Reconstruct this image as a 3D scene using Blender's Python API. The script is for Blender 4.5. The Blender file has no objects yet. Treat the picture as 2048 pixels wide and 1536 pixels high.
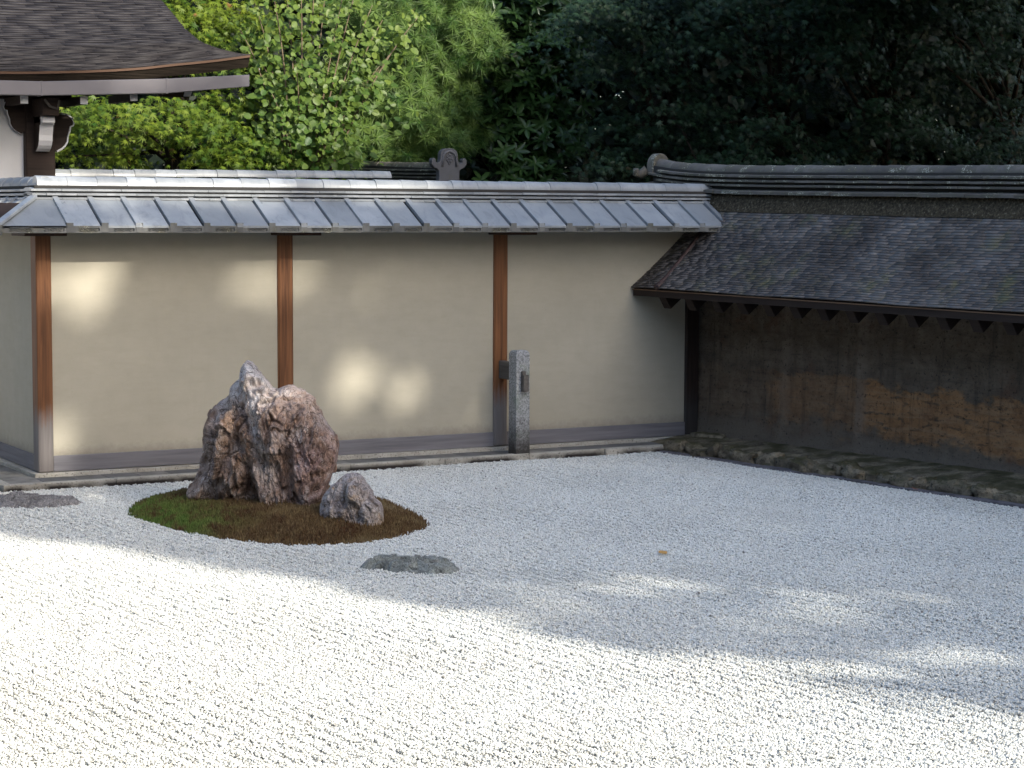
import bpy, math, random
import numpy as np
from mathutils import Matrix, Vector

# ------------------------------------------------------------------ camera, sky, sun, exposure
sc = bpy.context.scene
R_ = math.radians
cam_d = bpy.data.cameras.new('camera'); cam = bpy.data.objects.new('camera', cam_d)
sc.collection.objects.link(cam); sc.camera = cam
cam_d.sensor_width = 36.0; cam_d.lens = 36.0 * 4165.0 / 2048.0
cam_d.clip_start = 0.1; cam_d.clip_end = 2000
FW = Vector((0.48161381, 0.87244191, -0.08302568))
RT = Vector((0.87561802, -0.48298777, 0.00398618)); UP = Vector((0.03662268, 0.07461858, 0.99653944))
m = Matrix.Identity(4)
for i in range(3):
    m[i][0], m[i][1], m[i][2] = RT[i], UP[i], -FW[i]
m[0][3], m[1][3], m[2][3] = -4.697, -16.356, 2.2
cam.matrix_world = m

SUN_AZ, SUN_EL = R_(20), R_(28.0)          # azimuth from the wall's normal towards +X
SUN = Vector((math.sin(SUN_AZ) * math.cos(SUN_EL), -math.cos(SUN_AZ) * math.cos(SUN_EL), math.sin(SUN_EL)))
world = bpy.data.worlds.new('World'); sc.world = world; world.use_nodes = True
wn = world.node_tree; bg = wn.nodes['Background']
sky = wn.nodes.new('ShaderNodeTexSky'); sky.sky_type = 'NISHITA'; sky.sun_disc = False
sky.sun_elevation = SUN_EL; sky.sun_rotation = math.pi - SUN_AZ
sky.air_density = 1.0; sky.dust_density = 2.5; sky.ozone_density = 1.3
wn.links.new(sky.outputs[0], bg.inputs[0]); bg.inputs[1].default_value = 0.15
sun_d = bpy.data.lights.new('sun', 'SUN'); sun_d.energy = 2.4; sun_d.angle = R_(0.6); sun_d.color = (1.0, 0.94, 0.84)
sun = bpy.data.objects.new('sun', sun_d); sc.collection.objects.link(sun)
sun.rotation_euler = SUN.to_track_quat('Z', 'Y').to_euler()
sun.location = SUN * 60
sc.view_settings.view_transform = 'Standard'; sc.view_settings.look = 'None'
sc.view_settings.exposure = 1.34; sc.view_settings.gamma = 1.0; sc.view_settings.use_curve_mapping = False
sc.cycles.use_denoising = True
sc.cycles.max_bounces = 6; sc.cycles.diffuse_bounces = 4; sc.cycles.glossy_bounces = 2; sc.cycles.transmission_bounces = 3
sc.cycles.use_adaptive_sampling = True; sc.cycles.adaptive_threshold = 0.01
sc.cycles.caustics_reflective = False; sc.cycles.caustics_refractive = False

rng = np.random.default_rng(7); random.seed(7)
COL = sc.collection

# ------------------------------------------------------------------ mesh helpers
class MB:
    def __init__(s): s.v = []; s.f = []
    def box(s, x0, x1, y0, y1, z0, z1):
        n = len(s.v)
        s.v += [(x0,y0,z0),(x1,y0,z0),(x1,y1,z0),(x0,y1,z0),(x0,y0,z1),(x1,y0,z1),(x1,y1,z1),(x0,y1,z1)]
        s.f += [tuple(n+i for i in q) for q in ((0,3,2,1),(4,5,6,7),(0,1,5,4),(1,2,6,5),(2,3,7,6),(3,0,4,7))]
        return s
    def hexa(s, p):          # eight points: bottom ring then top ring
        n = len(s.v); s.v += [tuple(q) for q in p]
        s.f += [tuple(n+i for i in q) for q in ((0,3,2,1),(4,5,6,7),(0,1,5,4),(1,2,6,5),(2,3,7,6),(3,0,4,7))]
        return s
    def prism(s, prof, a0, a1, fn, cap=True):   # profile (p,q) swept from a0 to a1, fn(a,p,q) -> xyz
        n = len(s.v); k = len(prof)
        s.v += [tuple(fn(a0, p, q)) for p, q in prof] + [tuple(fn(a1, p, q)) for p, q in prof]
        for i in range(k):
            j = (i + 1) % k; s.f.append((n+i, n+j, n+k+j, n+k+i))
        if cap:
            s.f.append(tuple(n + i for i in reversed(range(k)))); s.f.append(tuple(n + k + i for i in range(k)))
        return s
    def tube(s, pts, rad, seg=8):
        pts = [Vector(p) for p in pts]; n = len(s.v)
        for i, p in enumerate(pts):
            d = (pts[min(i+1, len(pts)-1)] - pts[max(i-1, 0)]).normalized()
            a = d.orthogonal().normalized() if abs(d.z) > .95 else Vector((0,0,1)).cross(d).normalized()
            b = d.cross(a); r = rad[i] if hasattr(rad, '__len__') else rad
            for t in range(seg):
                w = 2*math.pi*t/seg; s.v.append(tuple(p + a*(math.cos(w)*r) + b*(math.sin(w)*r)))
        for i in range(len(pts)-1):
            for t in range(seg):
                u = (t+1) % seg
                s.f.append((n+i*seg+t, n+i*seg+u, n+(i+1)*seg+u, n+(i+1)*seg+t))
        s.f.append(tuple(n + t for t in reversed(range(seg)))); s.f.append(tuple(n+(len(pts)-1)*seg+t for t in range(seg)))
        return s
    def mesh(s, name, mat=None, smooth=False):
        me = bpy.data.meshes.new(name); me.from_pydata(s.v, [], s.f); me.update()
        if mat: me.materials.append(mat)
        if smooth: me.shade_smooth()
        return me
    def build(s, name, mat, parent=None, smooth=False, bevel=0.0, seg=1):
        o = link(name, s.mesh(name, mat, smooth), parent)
        if bevel: add_bevel(o, bevel, seg)
        return o

def link(name, me, parent=None, loc=None, rotz=None):
    o = bpy.data.objects.new(name, me); COL.objects.link(o)
    if parent is not None: o.parent = parent
    if loc is not None: o.location = loc
    if rotz is not None: o.rotation_euler = (0, 0, rotz)
    return o
def add_bevel(o, w, seg=1):
    b = o.modifiers.new('bevel', 'BEVEL'); b.width = w; b.segments = seg; b.limit_method = 'ANGLE'; b.angle_limit = R_(40)
def empty(name, label, cat, loc=(0,0,0), rotz=0, group=None):
    o = bpy.data.objects.new(name, None); COL.objects.link(o); o.location = loc; o.rotation_euler = (0,0,rotz)
    o.empty_display_size = .2
    return tag(o, label, cat, group)
def tag(o, label=None, cat=None, group=None, kind=None):
    if label: o['label'] = label
    if cat: o['category'] = cat
    if group: o['group'] = group
    if kind: o['kind'] = kind
    return o
def fast_mesh(name, V, F, mat, attrs=None, smooth=False):
    """V (n,3); F (m,k) constant-size polygons."""
    V = np.asarray(V, np.float32); F = np.asarray(F, np.int32); k = F.shape[1]; mcount = len(F)
    me = bpy.data.meshes.new(name)
    me.vertices.add(len(V)); me.vertices.foreach_set('co', V.ravel())
    me.loops.add(mcount*k); me.loops.foreach_set('vertex_index', F.ravel())
    me.polygons.add(mcount); me.polygons.foreach_set('loop_start', np.arange(0, mcount*k, k, dtype=np.int32))
    me.polygons.foreach_set('loop_total', np.full(mcount, k, np.int32))
    if smooth: me.polygons.foreach_set('use_smooth', np.ones(mcount, bool))
    me.update(calc_edges=True)
    for an, (dom, arr) in (attrs or {}).items():
        at = me.attributes.new(an, 'FLOAT', dom); at.data.foreach_set('value', np.asarray(arr, np.float32))
    if mat: me.materials.append(mat)
    return me

# vectorised gradient noise
_perm = rng.permutation(256); _perm = np.concatenate([_perm, _perm]).astype(np.int64)
_g = rng.normal(size=(256, 3)); _g /= np.linalg.norm(_g, axis=1)[:, None]
def pnoise(P):
    P = np.asarray(P, float); i = np.floor(P).astype(np.int64); f = P - i; i &= 255
    u = f*f*f*(f*(f*6-15)+10); out = 0
    for dx in (0, 1):
        for dy in (0, 1):
            for dz in (0, 1):
                h = _perm[_perm[_perm[(i[:,0]+dx) & 255] + ((i[:,1]+dy) & 255)] + ((i[:,2]+dz) & 255)]
                w = (u[:,0] if dx else 1-u[:,0])*(u[:,1] if dy else 1-u[:,1])*(u[:,2] if dz else 1-u[:,2])
                out = out + w*np.einsum('ij,ij->i', _g[h], f - np.array([dx,dy,dz]))
    return out*1.6
def fbm(P, o=4, lac=2.1, gain=.5):
    a = 1.; s = 0
    for _ in range(o): s = s + a*pnoise(P); P = np.asarray(P)*lac + 7.3; a *= gain
    return s
def ridged(P, o=4, lac=2.1, gain=.55):
    a = 1.; s = 0
    for _ in range(o): s = s + a*(1-2*np.abs(pnoise(P))); P = np.asarray(P)*lac + 3.7; a *= gain
    return s

def facets(V, n, amp, seed, stretch=(1, 1, .6)):
    """chiselled facets: every cell is tilted by its own random gradient."""
    rg = np.random.default_rng(seed); st = np.array(stretch); S = V[rg.integers(0, len(V), n)]; Gd = rg.normal(size=(n, 3)); out = np.zeros(len(V))
    W_ = V + .018*np.stack([fbm(V*14 + 1, 3), fbm(V*14 + 5, 3), fbm(V*14 + 9, 3)], 1)
    A = (W_*st).astype(np.float32); B = (S*st).astype(np.float32); bb = (B*B).sum(1)
    for a in range(0, len(V), 8000):
        j = (bb[None] - 2*A[a:a+8000]@B.T).argmin(1); out[a:a+8000] = ((W_[a:a+8000]-S[j])*Gd[j]).sum(1)
    return np.clip(out*amp, -.045, .045)

# ------------------------------------------------------------------ material helpers
class G:
    def __init__(s, name):
        s.m = bpy.data.materials.new(name); s.m.use_nodes = True; s.t = s.m.node_tree
        s.b = s.t.nodes['Principled BSDF']; s.out = s.t.nodes['Material Output']
    def n(s, ty, **k):
        nd = s.t.nodes.new(ty)
        for a, b in k.items(): setattr(nd, a, b)
        return nd
    def l(s, a, b): s.t.links.new(a, b)
    def put(s, sock, v):
        if isinstance(v, bpy.types.NodeSocket): s.l(v, sock)
        else: sock.default_value = v
    def pos(s): return s.n('ShaderNodeNewGeometry').outputs['Position']
    def obj(s): return s.n('ShaderNodeTexCoord').outputs['Object']
    def rand(s): return s.n('ShaderNodeObjectInfo').outputs['Random']
    def attr(s, nm): return s.n('ShaderNodeAttribute', attribute_name=nm).outputs['Fac']
    def mapv(s, v, scale=(1,1,1), rot=(0,0,0), loc=(0,0,0)):
        q = s.n('ShaderNodeMapping'); s.l(v, q.inputs[0]); q.inputs['Scale'].default_value = scale
        q.inputs['Rotation'].default_value = rot; q.inputs['Location'].default_value = loc; return q.outputs[0]
    def noise(s, v, scale, det=4, rough=.55, dist=0.0, out='Fac'):
        q = s.n('ShaderNodeTexNoise'); s.l(v, q.inputs['Vector']); q.inputs['Scale'].default_value = scale
        q.inputs['Detail'].default_value = det; q.inputs['Roughness'].default_value = rough; q.inputs['Distortion'].default_value = dist
        return q.outputs[out]
    def vor(s, v, scale, feat='F1', out='Distance', rnd=1.0):
        q = s.n('ShaderNodeTexVoronoi', feature=feat); s.l(v, q.inputs['Vector']); q.inputs['Scale'].default_value = scale
        q.inputs['Randomness'].default_value = rnd; return q.outputs[out]
    def wave(s, v, scale, dist=3, det=3, dscale=1.5, dr='X'):
        q = s.n('ShaderNodeTexWave', bands_direction=dr); s.l(v, q.inputs['Vector']); q.inputs['Scale'].default_value = scale
        q.inputs['Distortion'].default_value = dist; q.inputs['Detail'].default_value = det; q.inputs['Detail Scale'].default_value = dscale
        return q.outputs['Fac']
    def ramp(s, f, stops, interp='LINEAR'):
        q = s.n('ShaderNodeValToRGB'); s.put(q.inputs[0], f); e = q.color_ramp.elements; q.color_ramp.interpolation = interp
        while len(e) < len(stops): e.new(.5)
        for el, (p, c) in zip(e, stops):
            el.position = p; el.color = (c, c, c, 1) if not hasattr(c, '__len__') else (*c, 1)
        return q.outputs[0]
    def mix(s, f, a, b, mode='MIX'):
        q = s.n('ShaderNodeMix', data_type='RGBA', blend_type=mode)
        s.put(q.inputs[0], f)
        for sk, v in ((q.inputs[6], a), (q.inputs[7], b)):
            s.put(sk, (*v, 1) if (hasattr(v, '__len__') and len(v) == 3 and not isinstance(v, bpy.types.NodeSocket)) else v)
        return q.outputs[2]
    def math(s, op, a, b=0.0, clamp=False):
        q = s.n('ShaderNodeMath', operation=op, use_clamp=clamp); s.put(q.inputs[0], a); s.put(q.inputs[1], b); return q.outputs[0]
    def mr(s, f, a, b, c=0.0, d=1.0):
        q = s.n('ShaderNodeMapRange'); s.put(q.inputs[0], f)
        for i, v in enumerate((a, b, c, d)): q.inputs[1+i].default_value = v
        return q.outputs[0]
    def sep(s, v):
        q = s.n('ShaderNodeSeparateXYZ'); s.l(v, q.inputs[0]); return q.outputs
    def bump(s, h, strength=.5, dist=.01, prev=None):
        q = s.n('ShaderNodeBump'); q.inputs['Strength'].default_value = strength; q.inputs['Distance'].default_value = dist
        s.l(h, q.inputs['Height'])
        if prev is not None: s.l(prev, q.inputs['Normal'])
        return q.outputs[0]
    def fin(s, col, rough=.8, normal=None, spec=.3, **k):
        s.put(s.b.inputs['Base Color'], (*col, 1) if (not isinstance(col, bpy.types.NodeSocket) and len(col) == 3) else col)
        s.put(s.b.inputs['Roughness'], rough); s.put(s.b.inputs['Specular IOR Level'], spec)
        if normal is not None: s.l(normal, s.b.inputs['Normal'])
        for a, v in k.items(): s.put(s.b.inputs[a], v)
        return s.m

def m_plaster(name, c1, c2, foot=True):
    g = G(name); p = g.pos(); n1 = g.noise(p, 1.3, 5); n2 = g.noise(p, 9, 4); n3 = g.noise(p, 160, 2)
    col = g.mix(g.ramp(n1, [(.35, 0), (.7, 1)]), c1, c2)
    col = g.mix(g.mr(n2, .3, .75, 0, .18), col, (c1[0]*.75, c1[1]*.75, c1[2]*.72))
    sp = g.vor(p, 38, 'F1'); col = g.mix(g.mr(sp, .0, .16, .30, 0), col, (c1[0]*.55, c1[1]*.52, c1[2]*.48))
    if foot:
        z = g.sep(p)[2]; st = g.math('ADD', z, g.math('MULTIPLY', g.noise(p, 16, 6, .75), -.16))
        sk = g.noise(g.mapv(p, (9, 9, .7)), 1.0, 5, .7); col = g.mix(g.ramp(sk, [(.55, 0), (.75, .06)]), col, (c1[0]*.6, c1[1]*.56, c1[2]*.5)); hzm = g.noise(g.mapv(p, (1, 1, 4)), 3.0, 6, .7); col = g.mix(g.ramp(hzm, [(.45, 0), (.7, .16)]), col, (c1[0]*.7, c1[1]*.68, c1[2]*.62))
        col = g.mix(g.mr(st, .12, .22, .45, 0), col, (.15, .13, .11))
    return g.fin(col, .9, g.bump(g.math('ADD', n3, g.math('MULTIPLY', n2, .6)), .25, .004), .15)
def m_wood(name, c1, c2, grey, zg=None, axis=2, rough=.6, gs=1.0):
    g = G(name); p = g.obj()
    sc_ = [34*gs, 34*gs, 34*gs]; sc_[axis] = 1.6*gs
    w = g.noise(g.mapv(p, tuple(sc_)), 1, 5, .6, .8); w2 = g.noise(g.mapv(p, tuple(x*.28 for x in sc_)), 1, 4, .55, 1.5)
    f = g.math('ADD', g.math('MULTIPLY', w, .6), g.math('MULTIPLY', w2, .4))
    col = g.mix(g.ramp(f, [(.3, 0), (.68, 1)]), c1, c2)
    if grey is not None:
        k = g.math('ADD', g.math('MULTIPLY', g.noise(g.mapv(p, (46, 46, 2.4)), 1, 5, .7), .7), g.math('MULTIPLY', g.noise(p, 4, 3), .3)); z = g.sep(g.pos())[2]
        mk = g.mr(g.math('ADD', z, g.math('MULTIPLY', k, -.55)), zg - .12, zg + .06, 1, 0) if zg is not None else g.mr(k, .35, .6, .55, 1)
        gc = g.mix(g.ramp(f, [(.25, 0), (.7, 1)]), tuple(x*.45 for x in grey), grey)
        col = g.mix(mk, col, gc)
    return g.fin(col, rough, g.bump(f, .35, .004), .25)
def m_tile(name, c1, c2, rough, moss=0.0, bumps=.15):
    g = G(name); p = g.pos(); r = g.rand()
    n1 = g.noise(p, 5, 5, .6); n2 = g.noise(p, 60, 3)
    col = g.mix(g.ramp(n1, [(.3, 0), (.7, 1)]), c1, c2)
    col = g.mix(g.mr(r, 0, 1, 0, .7), col, tuple(x*.6 for x in c1))
    stn = g.noise(g.mapv(p, (5, 2.2, 2.2)), 2.4, 6, .7, .8); col = g.mix(g.ramp(stn, [(.50, 0), (.70, .55)]), col, tuple(x*.55 for x in c1))
    if moss:
        mk = g.ramp(g.noise(p, 7, 6, .7), [(.62 - moss*.2, 0), (.75 - moss*.2, 1)])
        col = g.mix(g.math('MULTIPLY', mk, .75), col, (.09, .088, .055))
        sp = g.ramp(g.math('MULTIPLY', mk, g.noise(p, 95, 2)), [(.5, 0), (.58, 1)])
        col = g.mix(sp, col, (.4, .39, .32))
    rr = g.math('ADD', g.mr(n1, .3, .7, rough-.08, rough+.12), g.mr(r, 0, 1, -.06, .08))
    return g.fin(col, rr, g.bump(g.math('ADD', n2, g.math('MULTIPLY', n1, 1.2)), bumps, .004), .5)
def m_leaf(name, dark, light, trans=.35, rough=.45, extra=None):
    g = G(name); t = g.attr('tint'); col = g.mix(t, dark, light)
    if extra: col = g.mix(g.ramp(t, [(.985, 0), (1.0, 1)]), col, extra)
    g.fin(col, rough, None, .35)
    tr = g.n('ShaderNodeBsdfTranslucent'); g.l(g.mix(.5, col, light), tr.inputs[0])
    mx = g.n('ShaderNodeMixShader'); mx.inputs[0].default_value = trans
    g.l(g.b.outputs[0], mx.inputs[1]); g.l(tr.outputs[0], mx.inputs[2]); g.l(mx.outputs[0], g.out.inputs[0])
    return g.m
def m_bark(name, c1, c2):
    g = G(name); p = g.pos(); n = g.noise(g.mapv(p, (9, 9, 2.5)), 2, 5, .65)
    return g.fin(g.mix(g.ramp(n, [(.3, 0), (.7, 1)]), c1, c2), .9, g.bump(n, .8, .03), .1)

M = {}
M['plaster'] = m_plaster('plaster', (.425, .395, .315), (.475, .44, .352))
M['white_plaster'] = m_plaster('white_plaster', (.62, .62, .63), (.68, .68, .68), False)
M['post'] = m_wood('post_wood', (.050, .020, .010), (.27, .118, .050), (.22, .20, .19), .30)
M['sill'] = m_wood('sill_wood', (.13, .125, .135), (.235, .23, .245), None, axis=0, rough=.8)
M['beam'] = m_wood('beam_wood', (.035, .018, .012), (.08, .045, .03), None, axis=0)
M['dark_wood'] = m_wood('dark_wood', (.014, .009, .007), (.04, .026, .02), None, axis=0, rough=.7)
M['dark_post'] = m_wood('dark_post', (.018, .012, .010), (.05, .033, .025), (.055, .05, .048), .20)
M['weathered'] = m_wood('weathered_wood', (.07, .062, .055), (.16, .145, .13), None, axis=1, rough=.85)
M['tile'] = m_tile('roof_tile', (.285, .31, .325), (.435, .455, .465), .35)
M['tile_edge'] = m_tile('eave_tile', (.13, .135, .13), (.22, .22, .205), .6, .6)
M['tile_old'] = m_tile('old_roof_tile', (.095, .086, .074), (.18, .165, .145), .8, .8, .4)
M['tile_dark'] = m_tile('ornament_tile', (.12, .12, .13), (.18, .18, .19), .6, .2)
M['mortar'] = G('mortar').fin((.05, .048, .045), .95, None, .1)
M['white_paint'] = G('white_paint').fin((.74, .74, .75), .6, None, .3)

# ------------------------------------------------------------------ ground, gravel
GRP = (.114 / math.hypot(1, .114), -1 / math.hypot(1, .114))        # clay wall direction towards the viewer
def border_x(y): return 5.585 - .114*y
g = G('soil'); p = g.pos(); n = g.noise(p, 3, 6, .6)
M['soil'] = g.fin(g.mix(n, (.045, .036, .024), (.10, .085, .055)), .95, g.bump(g.noise(p, 30, 5), .8, .03), .1)
o = MB(); o.v = [(-500,-500,-.05),(500,-500,-.05),(500,500,-.05),(-500,500,-.05)]; o.f = [(0,1,2,3)]
tag(o.build('ground', M['soil']), 'bare brown earth spreading out around the walled garden', 'ground', kind='structure')
g = G('gravel_bed'); p = g.pos(); v = g.vor(p, 55, 'F1', 'Color'); ed = g.vor(p, 55, 'DISTANCE_TO_EDGE')
cc = g.mix(g.sep(v)[0], (.55, .55, .545), (.76, .755, .74)); cc = g.mix(g.mr(ed, 0, .2, .9, .3), cc, (.30, .295, .28))
M['gravel_bed'] = g.fin(cc, .9, g.bump(g.vor(p, 55, 'SMOOTH_F1'), 1.0, .012), .15)
bv = [(-5.5,-26,0),(border_x(-26)+.02,-26,0),(border_x(-.3)+.02,-.36,0),(-.40,-.36,0),(-.40,3,0),(-5.5,3,0)]
o = MB(); o.v = [(a,b,-.012) for a,b,_ in bv]; o.f = [tuple(range(6))]
tag(o.build('gravel_bed', M['gravel_bed']), 'flat bed of pale gravel filling the walled garden', 'gravel bed', kind='structure')

def rake(x, y):          # shallow rake furrows, parallel to the clay wall
    a = (x + .114*y)*.9936; w = .0030*np.sin(a*2*math.pi/.085 + .9*np.sin(y*.55) + .5*np.sin(y*3.1+a*2))*(1 + .6*np.sin(y*1.3 + a*2.7))
    return w + .006*np.sin(x*3.1 + 1.3*np.sin(y*1.7))*np.sin(y*2.3 + .4)
# outlines of what sits in the gravel (metres), so that the gravel stops there
c0 = np.array([1.0, -2.3]); r2 = np.array([.8757, -.4829]); d2 = np.array([.4829, .8757])
MOSS = np.array([(-.97,.02),(-.93,-.22),(-.76,-.52),(-.50,-.87),(-.16,-1.18),(.20,-1.40),(.55,-1.46),(.88,-1.32),(1.10,-1.06),(1.19,-.76),(1.17,-.40),(1.02,.1),(.8,.62),(.45,1.05),(0,1.22),(-.45,1.16),(-.80,.86),(-.98,.42)])
MOSS_W = np.array([c0 + a*r2 + b*d2 for a, b in MOSS])
_q = np.concatenate([MOSS_W[-2:], MOSS_W, MOSS_W[:3]]); _t = np.linspace(2, len(MOSS_W)+2, 181)[:-1]; _i = _t.astype(int); _f = (_t - _i)[:,None]
MOSS_W = .5*(2*_q[_i] + (_q[_i+1]-_q[_i-1])*_f + (2*_q[_i-1]-5*_q[_i]+4*_q[_i+1]-_q[_i+2])*_f**2 + (3*_q[_i]-_q[_i-1]-3*_q[_i+1]+_q[_i+2])*_f**3)
_c = MOSS_W.mean(0); MOSS_W = MOSS_W + (MOSS_W-_c)*(.020*pnoise(np.c_[MOSS_W*3.1, MOSS_W[:,:1]*0]) + .022*pnoise(np.c_[MOSS_W*13, MOSS_W[:,:1]*0+4]))[:,None]
def inside(P, poly):
    x, y = P[:,0], P[:,1]; c = np.zeros(len(P), bool); q = poly; k = len(q)
    for i in range(k):
        x1, y1 = q[i]; x2, y2 = q[(i+1) % k]
        t = ((y1 > y) != (y2 > y)); xi = (x2-x1)*(y-y1)/(y2-y1+1e-12)+x1
        c ^= t & (x < xi)
    return c
SP = .0112
def frustum_points():
    xs = np.arange(-4.6, 6.6, SP); ys = np.arange(-11.6, -.40, SP*.93)
    X, Y = np.meshgrid(xs, ys); X[1::2] += SP*.5; X = X.ravel(); Y = Y.ravel()
    X = X + rng.uniform(-.45, .45, len(X))*SP; Y = Y + rng.uniform(-.45, .45, len(Y))*SP
    rx, ry = X + 4.697, Y + 16.356
    dp = rx*.4816 + ry*.8724; lat = rx*.8757 - ry*.4829
    k = (np.abs(lat) < dp*.258 + .75) & (dp > 6.8) & (X < border_x(Y) - .012)
    X, Y = X[k], Y[k]; P = np.stack([X, Y], 1)
    k = ~inside(P, MOSS_W - (MOSS_W-_c)*.012*rng.uniform(0, 2, (len(MOSS_W), 1)))
    return P[k]
GP = frustum_points()
gz = rake(GP[:,0], GP[:,1]) + rng.normal(0, .0036, len(GP)) - .003

def gn_instances(o, build):
    ng = bpy.data.node_groups.new(o.name + '_nodes', 'GeometryNodeTree')
    ng.interface.new_socket('Geometry', in_out='INPUT', socket_type='NodeSocketGeometry')
    ng.interface.new_socket('Geometry', in_out='OUTPUT', socket_type='NodeSocketGeometry')
    i = ng.nodes.new('NodeGroupInput'); q = ng.nodes.new('NodeGroupOutput')
    inst = ng.nodes.new('GeometryNodeInstanceOnPoints')
    ng.links.new(i.outputs[0], inst.inputs['Points']); ng.links.new(inst.outputs[0], q.inputs[0])
    build(ng, inst); md = o.modifiers.new('scatter', 'NODES'); md.node_group = ng
def rnd_vec(ng, lo, hi, seed):
    r = ng.nodes.new('FunctionNodeRandomValue'); r.data_type = 'FLOAT_VECTOR'
    r.inputs[0].default_value = lo; r.inputs[1].default_value = hi; r.inputs['Seed'].default_value = seed
    return r.outputs[0]
g = G('gravel_stone'); r = g.rand(); p = g.pos()
pv = g.noise(p, .9, 4, .6); cc = g.ramp(r, [(0, (.22, .21, .19)), (.012, (.40, .39, .36)), (.06, (.60, .61, .575)), (.45, (.72, .735, .69)), (.8, (.79, .80, .75)), (1, (.70, .68, .60))])
cc = g.mix(g.ramp(pv, [(.45, 0), (.75, .35)]), cc, (.52, .51, .46)); M['gravel_stone'] = g.fin(cc, .75, g.bump(g.noise(p, 260, 2), .4, .003), .25)
me = bpy.data.meshes.new('gravel'); me.vertices.add(len(GP)); me.vertices.foreach_set('co', np.c_[GP, gz].astype(np.float32).ravel()); me.update()
grav = tag(link('gravel', me), 'small white crushed stones raked over the garden bed', 'gravel', kind='stuff')
def gb(ng, inst):
    ic = ng.nodes.new('GeometryNodeMeshIcoSphere'); ic.inputs['Radius'].default_value = .0074; ic.inputs['Subdivisions'].default_value = 1
    nz = ng.nodes.new('ShaderNodeTexNoise'); nz.inputs['Scale'].default_value = 85
    sp = ng.nodes.new('GeometryNodeSetPosition'); sub = ng.nodes.new('ShaderNodeVectorMath'); sub.operation = 'SUBTRACT'; sub.inputs[1].default_value = (.5,.5,.5)
    scl = ng.nodes.new('ShaderNodeVectorMath'); scl.operation = 'SCALE'; scl.inputs['Scale'].default_value = .0085
    ng.links.new(nz.outputs['Color'], sub.inputs[0]); ng.links.new(sub.outputs[0], scl.inputs[0]); ng.links.new(scl.outputs[0], sp.inputs['Offset'])
    sm = ng.nodes.new('GeometryNodeSetMaterial'); sm.inputs['Material'].default_value = M['gravel_stone']
    ng.links.new(ic.outputs[0], sp.inputs[0]); ng.links.new(sp.outputs[0], sm.inputs[0]); ng.links.new(sm.outputs[0], inst.inputs['Instance'])
    ng.links.new(rnd_vec(ng, (-.8,-.8,-3.14), (.8,.8,3.14), 3), inst.inputs['Rotation'])
    ng.links.new(rnd_vec(ng, (.55,.55,.5), (1.3,1.3,1.0), 5), inst.inputs['Scale'])
gn_instances(grav, gb)

# ------------------------------------------------------------------ kerb and pavers along the plaster wall
g = G('kerb_stone'); p = g.pos(); n1 = g.noise(p, 6, 5); n2 = g.noise(p, 70, 3); z = g.sep(p)[2]
col = g.mix(g.ramp(n1, [(.3, 0), (.7, 1)]), (.33, .31, .26), (.52, .50, .44))
col = g.mix(g.ramp(n2, [(.55, 0), (.68, 1)]), col, (.16, .15, .13))
col = g.mix(g.math('MULTIPLY', g.mr(z, .02, .055, 1, 0), g.ramp(g.noise(p, 2.2, 3), [(.38, 0), (.52, 1)])), col, (.035, .03, .027))
M['kerb'] = g.fin(col, .9, g.bump(n2, .6, .008), .15)
g = G('paver_tile'); p = g.pos(); r = g.rand(); n1 = g.noise(p, 8, 5)
col = g.mix(r, (.13, .135, .14), (.27, .26, .235)); col = g.mix(g.ramp(n1, [(.4, 0), (.65, .7)]), col, (.10, .10, .085))
M['paver'] = g.fin(col, .8, g.bump(g.noise(p, 80, 3), .3, .004), .25)
kerb = tag(link('kerb', None), 'stone kerb and grey paver strip along the foot of the plaster wall', 'kerb', kind='structure')
def irregular_box(x0, x1, y0, y1, z0, z1, j, name, mat, parent, bev=.006):
    b = MB().box(x0, x1, y0, y1, z0, z1); b.v = [tuple(c + random.uniform(-j, j) for c in q) for q in b.v]
    return b.build(name, mat, parent, bevel=bev, seg=2)
x = -.40; first = True
while x < 5.7:
    L = random.uniform(.75, 1.25)
    irregular_box(x, min(x+L, 5.75)-.006, -.405, -.315, -.05, .058 - .002*(x > 4.5), .004, 'kerb_stone', M['kerb'], kerb)
    x += L
irregular_box(-.405, -.315, -.31, .75, -.05, .058, .003, 'kerb_stone', M['kerb'], kerb)
irregular_box(-.405, -.315, .756, 1.7, -.05, .058, .003, 'kerb_stone', M['kerb'], kerb)
x = -.31
while x < 6.1:
    irregular_box(x, x+.262, -.309, -.045, -.02, .052, .0015, 'paver', M['paver'], kerb, .003); x += .268
y = -.042
while y < 1.6:
    irregular_box(-.31, -.045, y, y+.262, -.02, .052, .002, 'paver', M['paver'], kerb, .003); y += .268
x = -.045
while x < 6.2:
    L = random.uniform(1.2, 1.6); irregular_box(x, min(x+L, 6.33)-.004, -.041, .20, -.03, .085, .004, 'base_stone', M['kerb'], kerb); x += L
irregular_box(-.043, .20, .204, 1.7, -.03, .085, .003, 'base_stone', M['kerb'], kerb)

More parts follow.
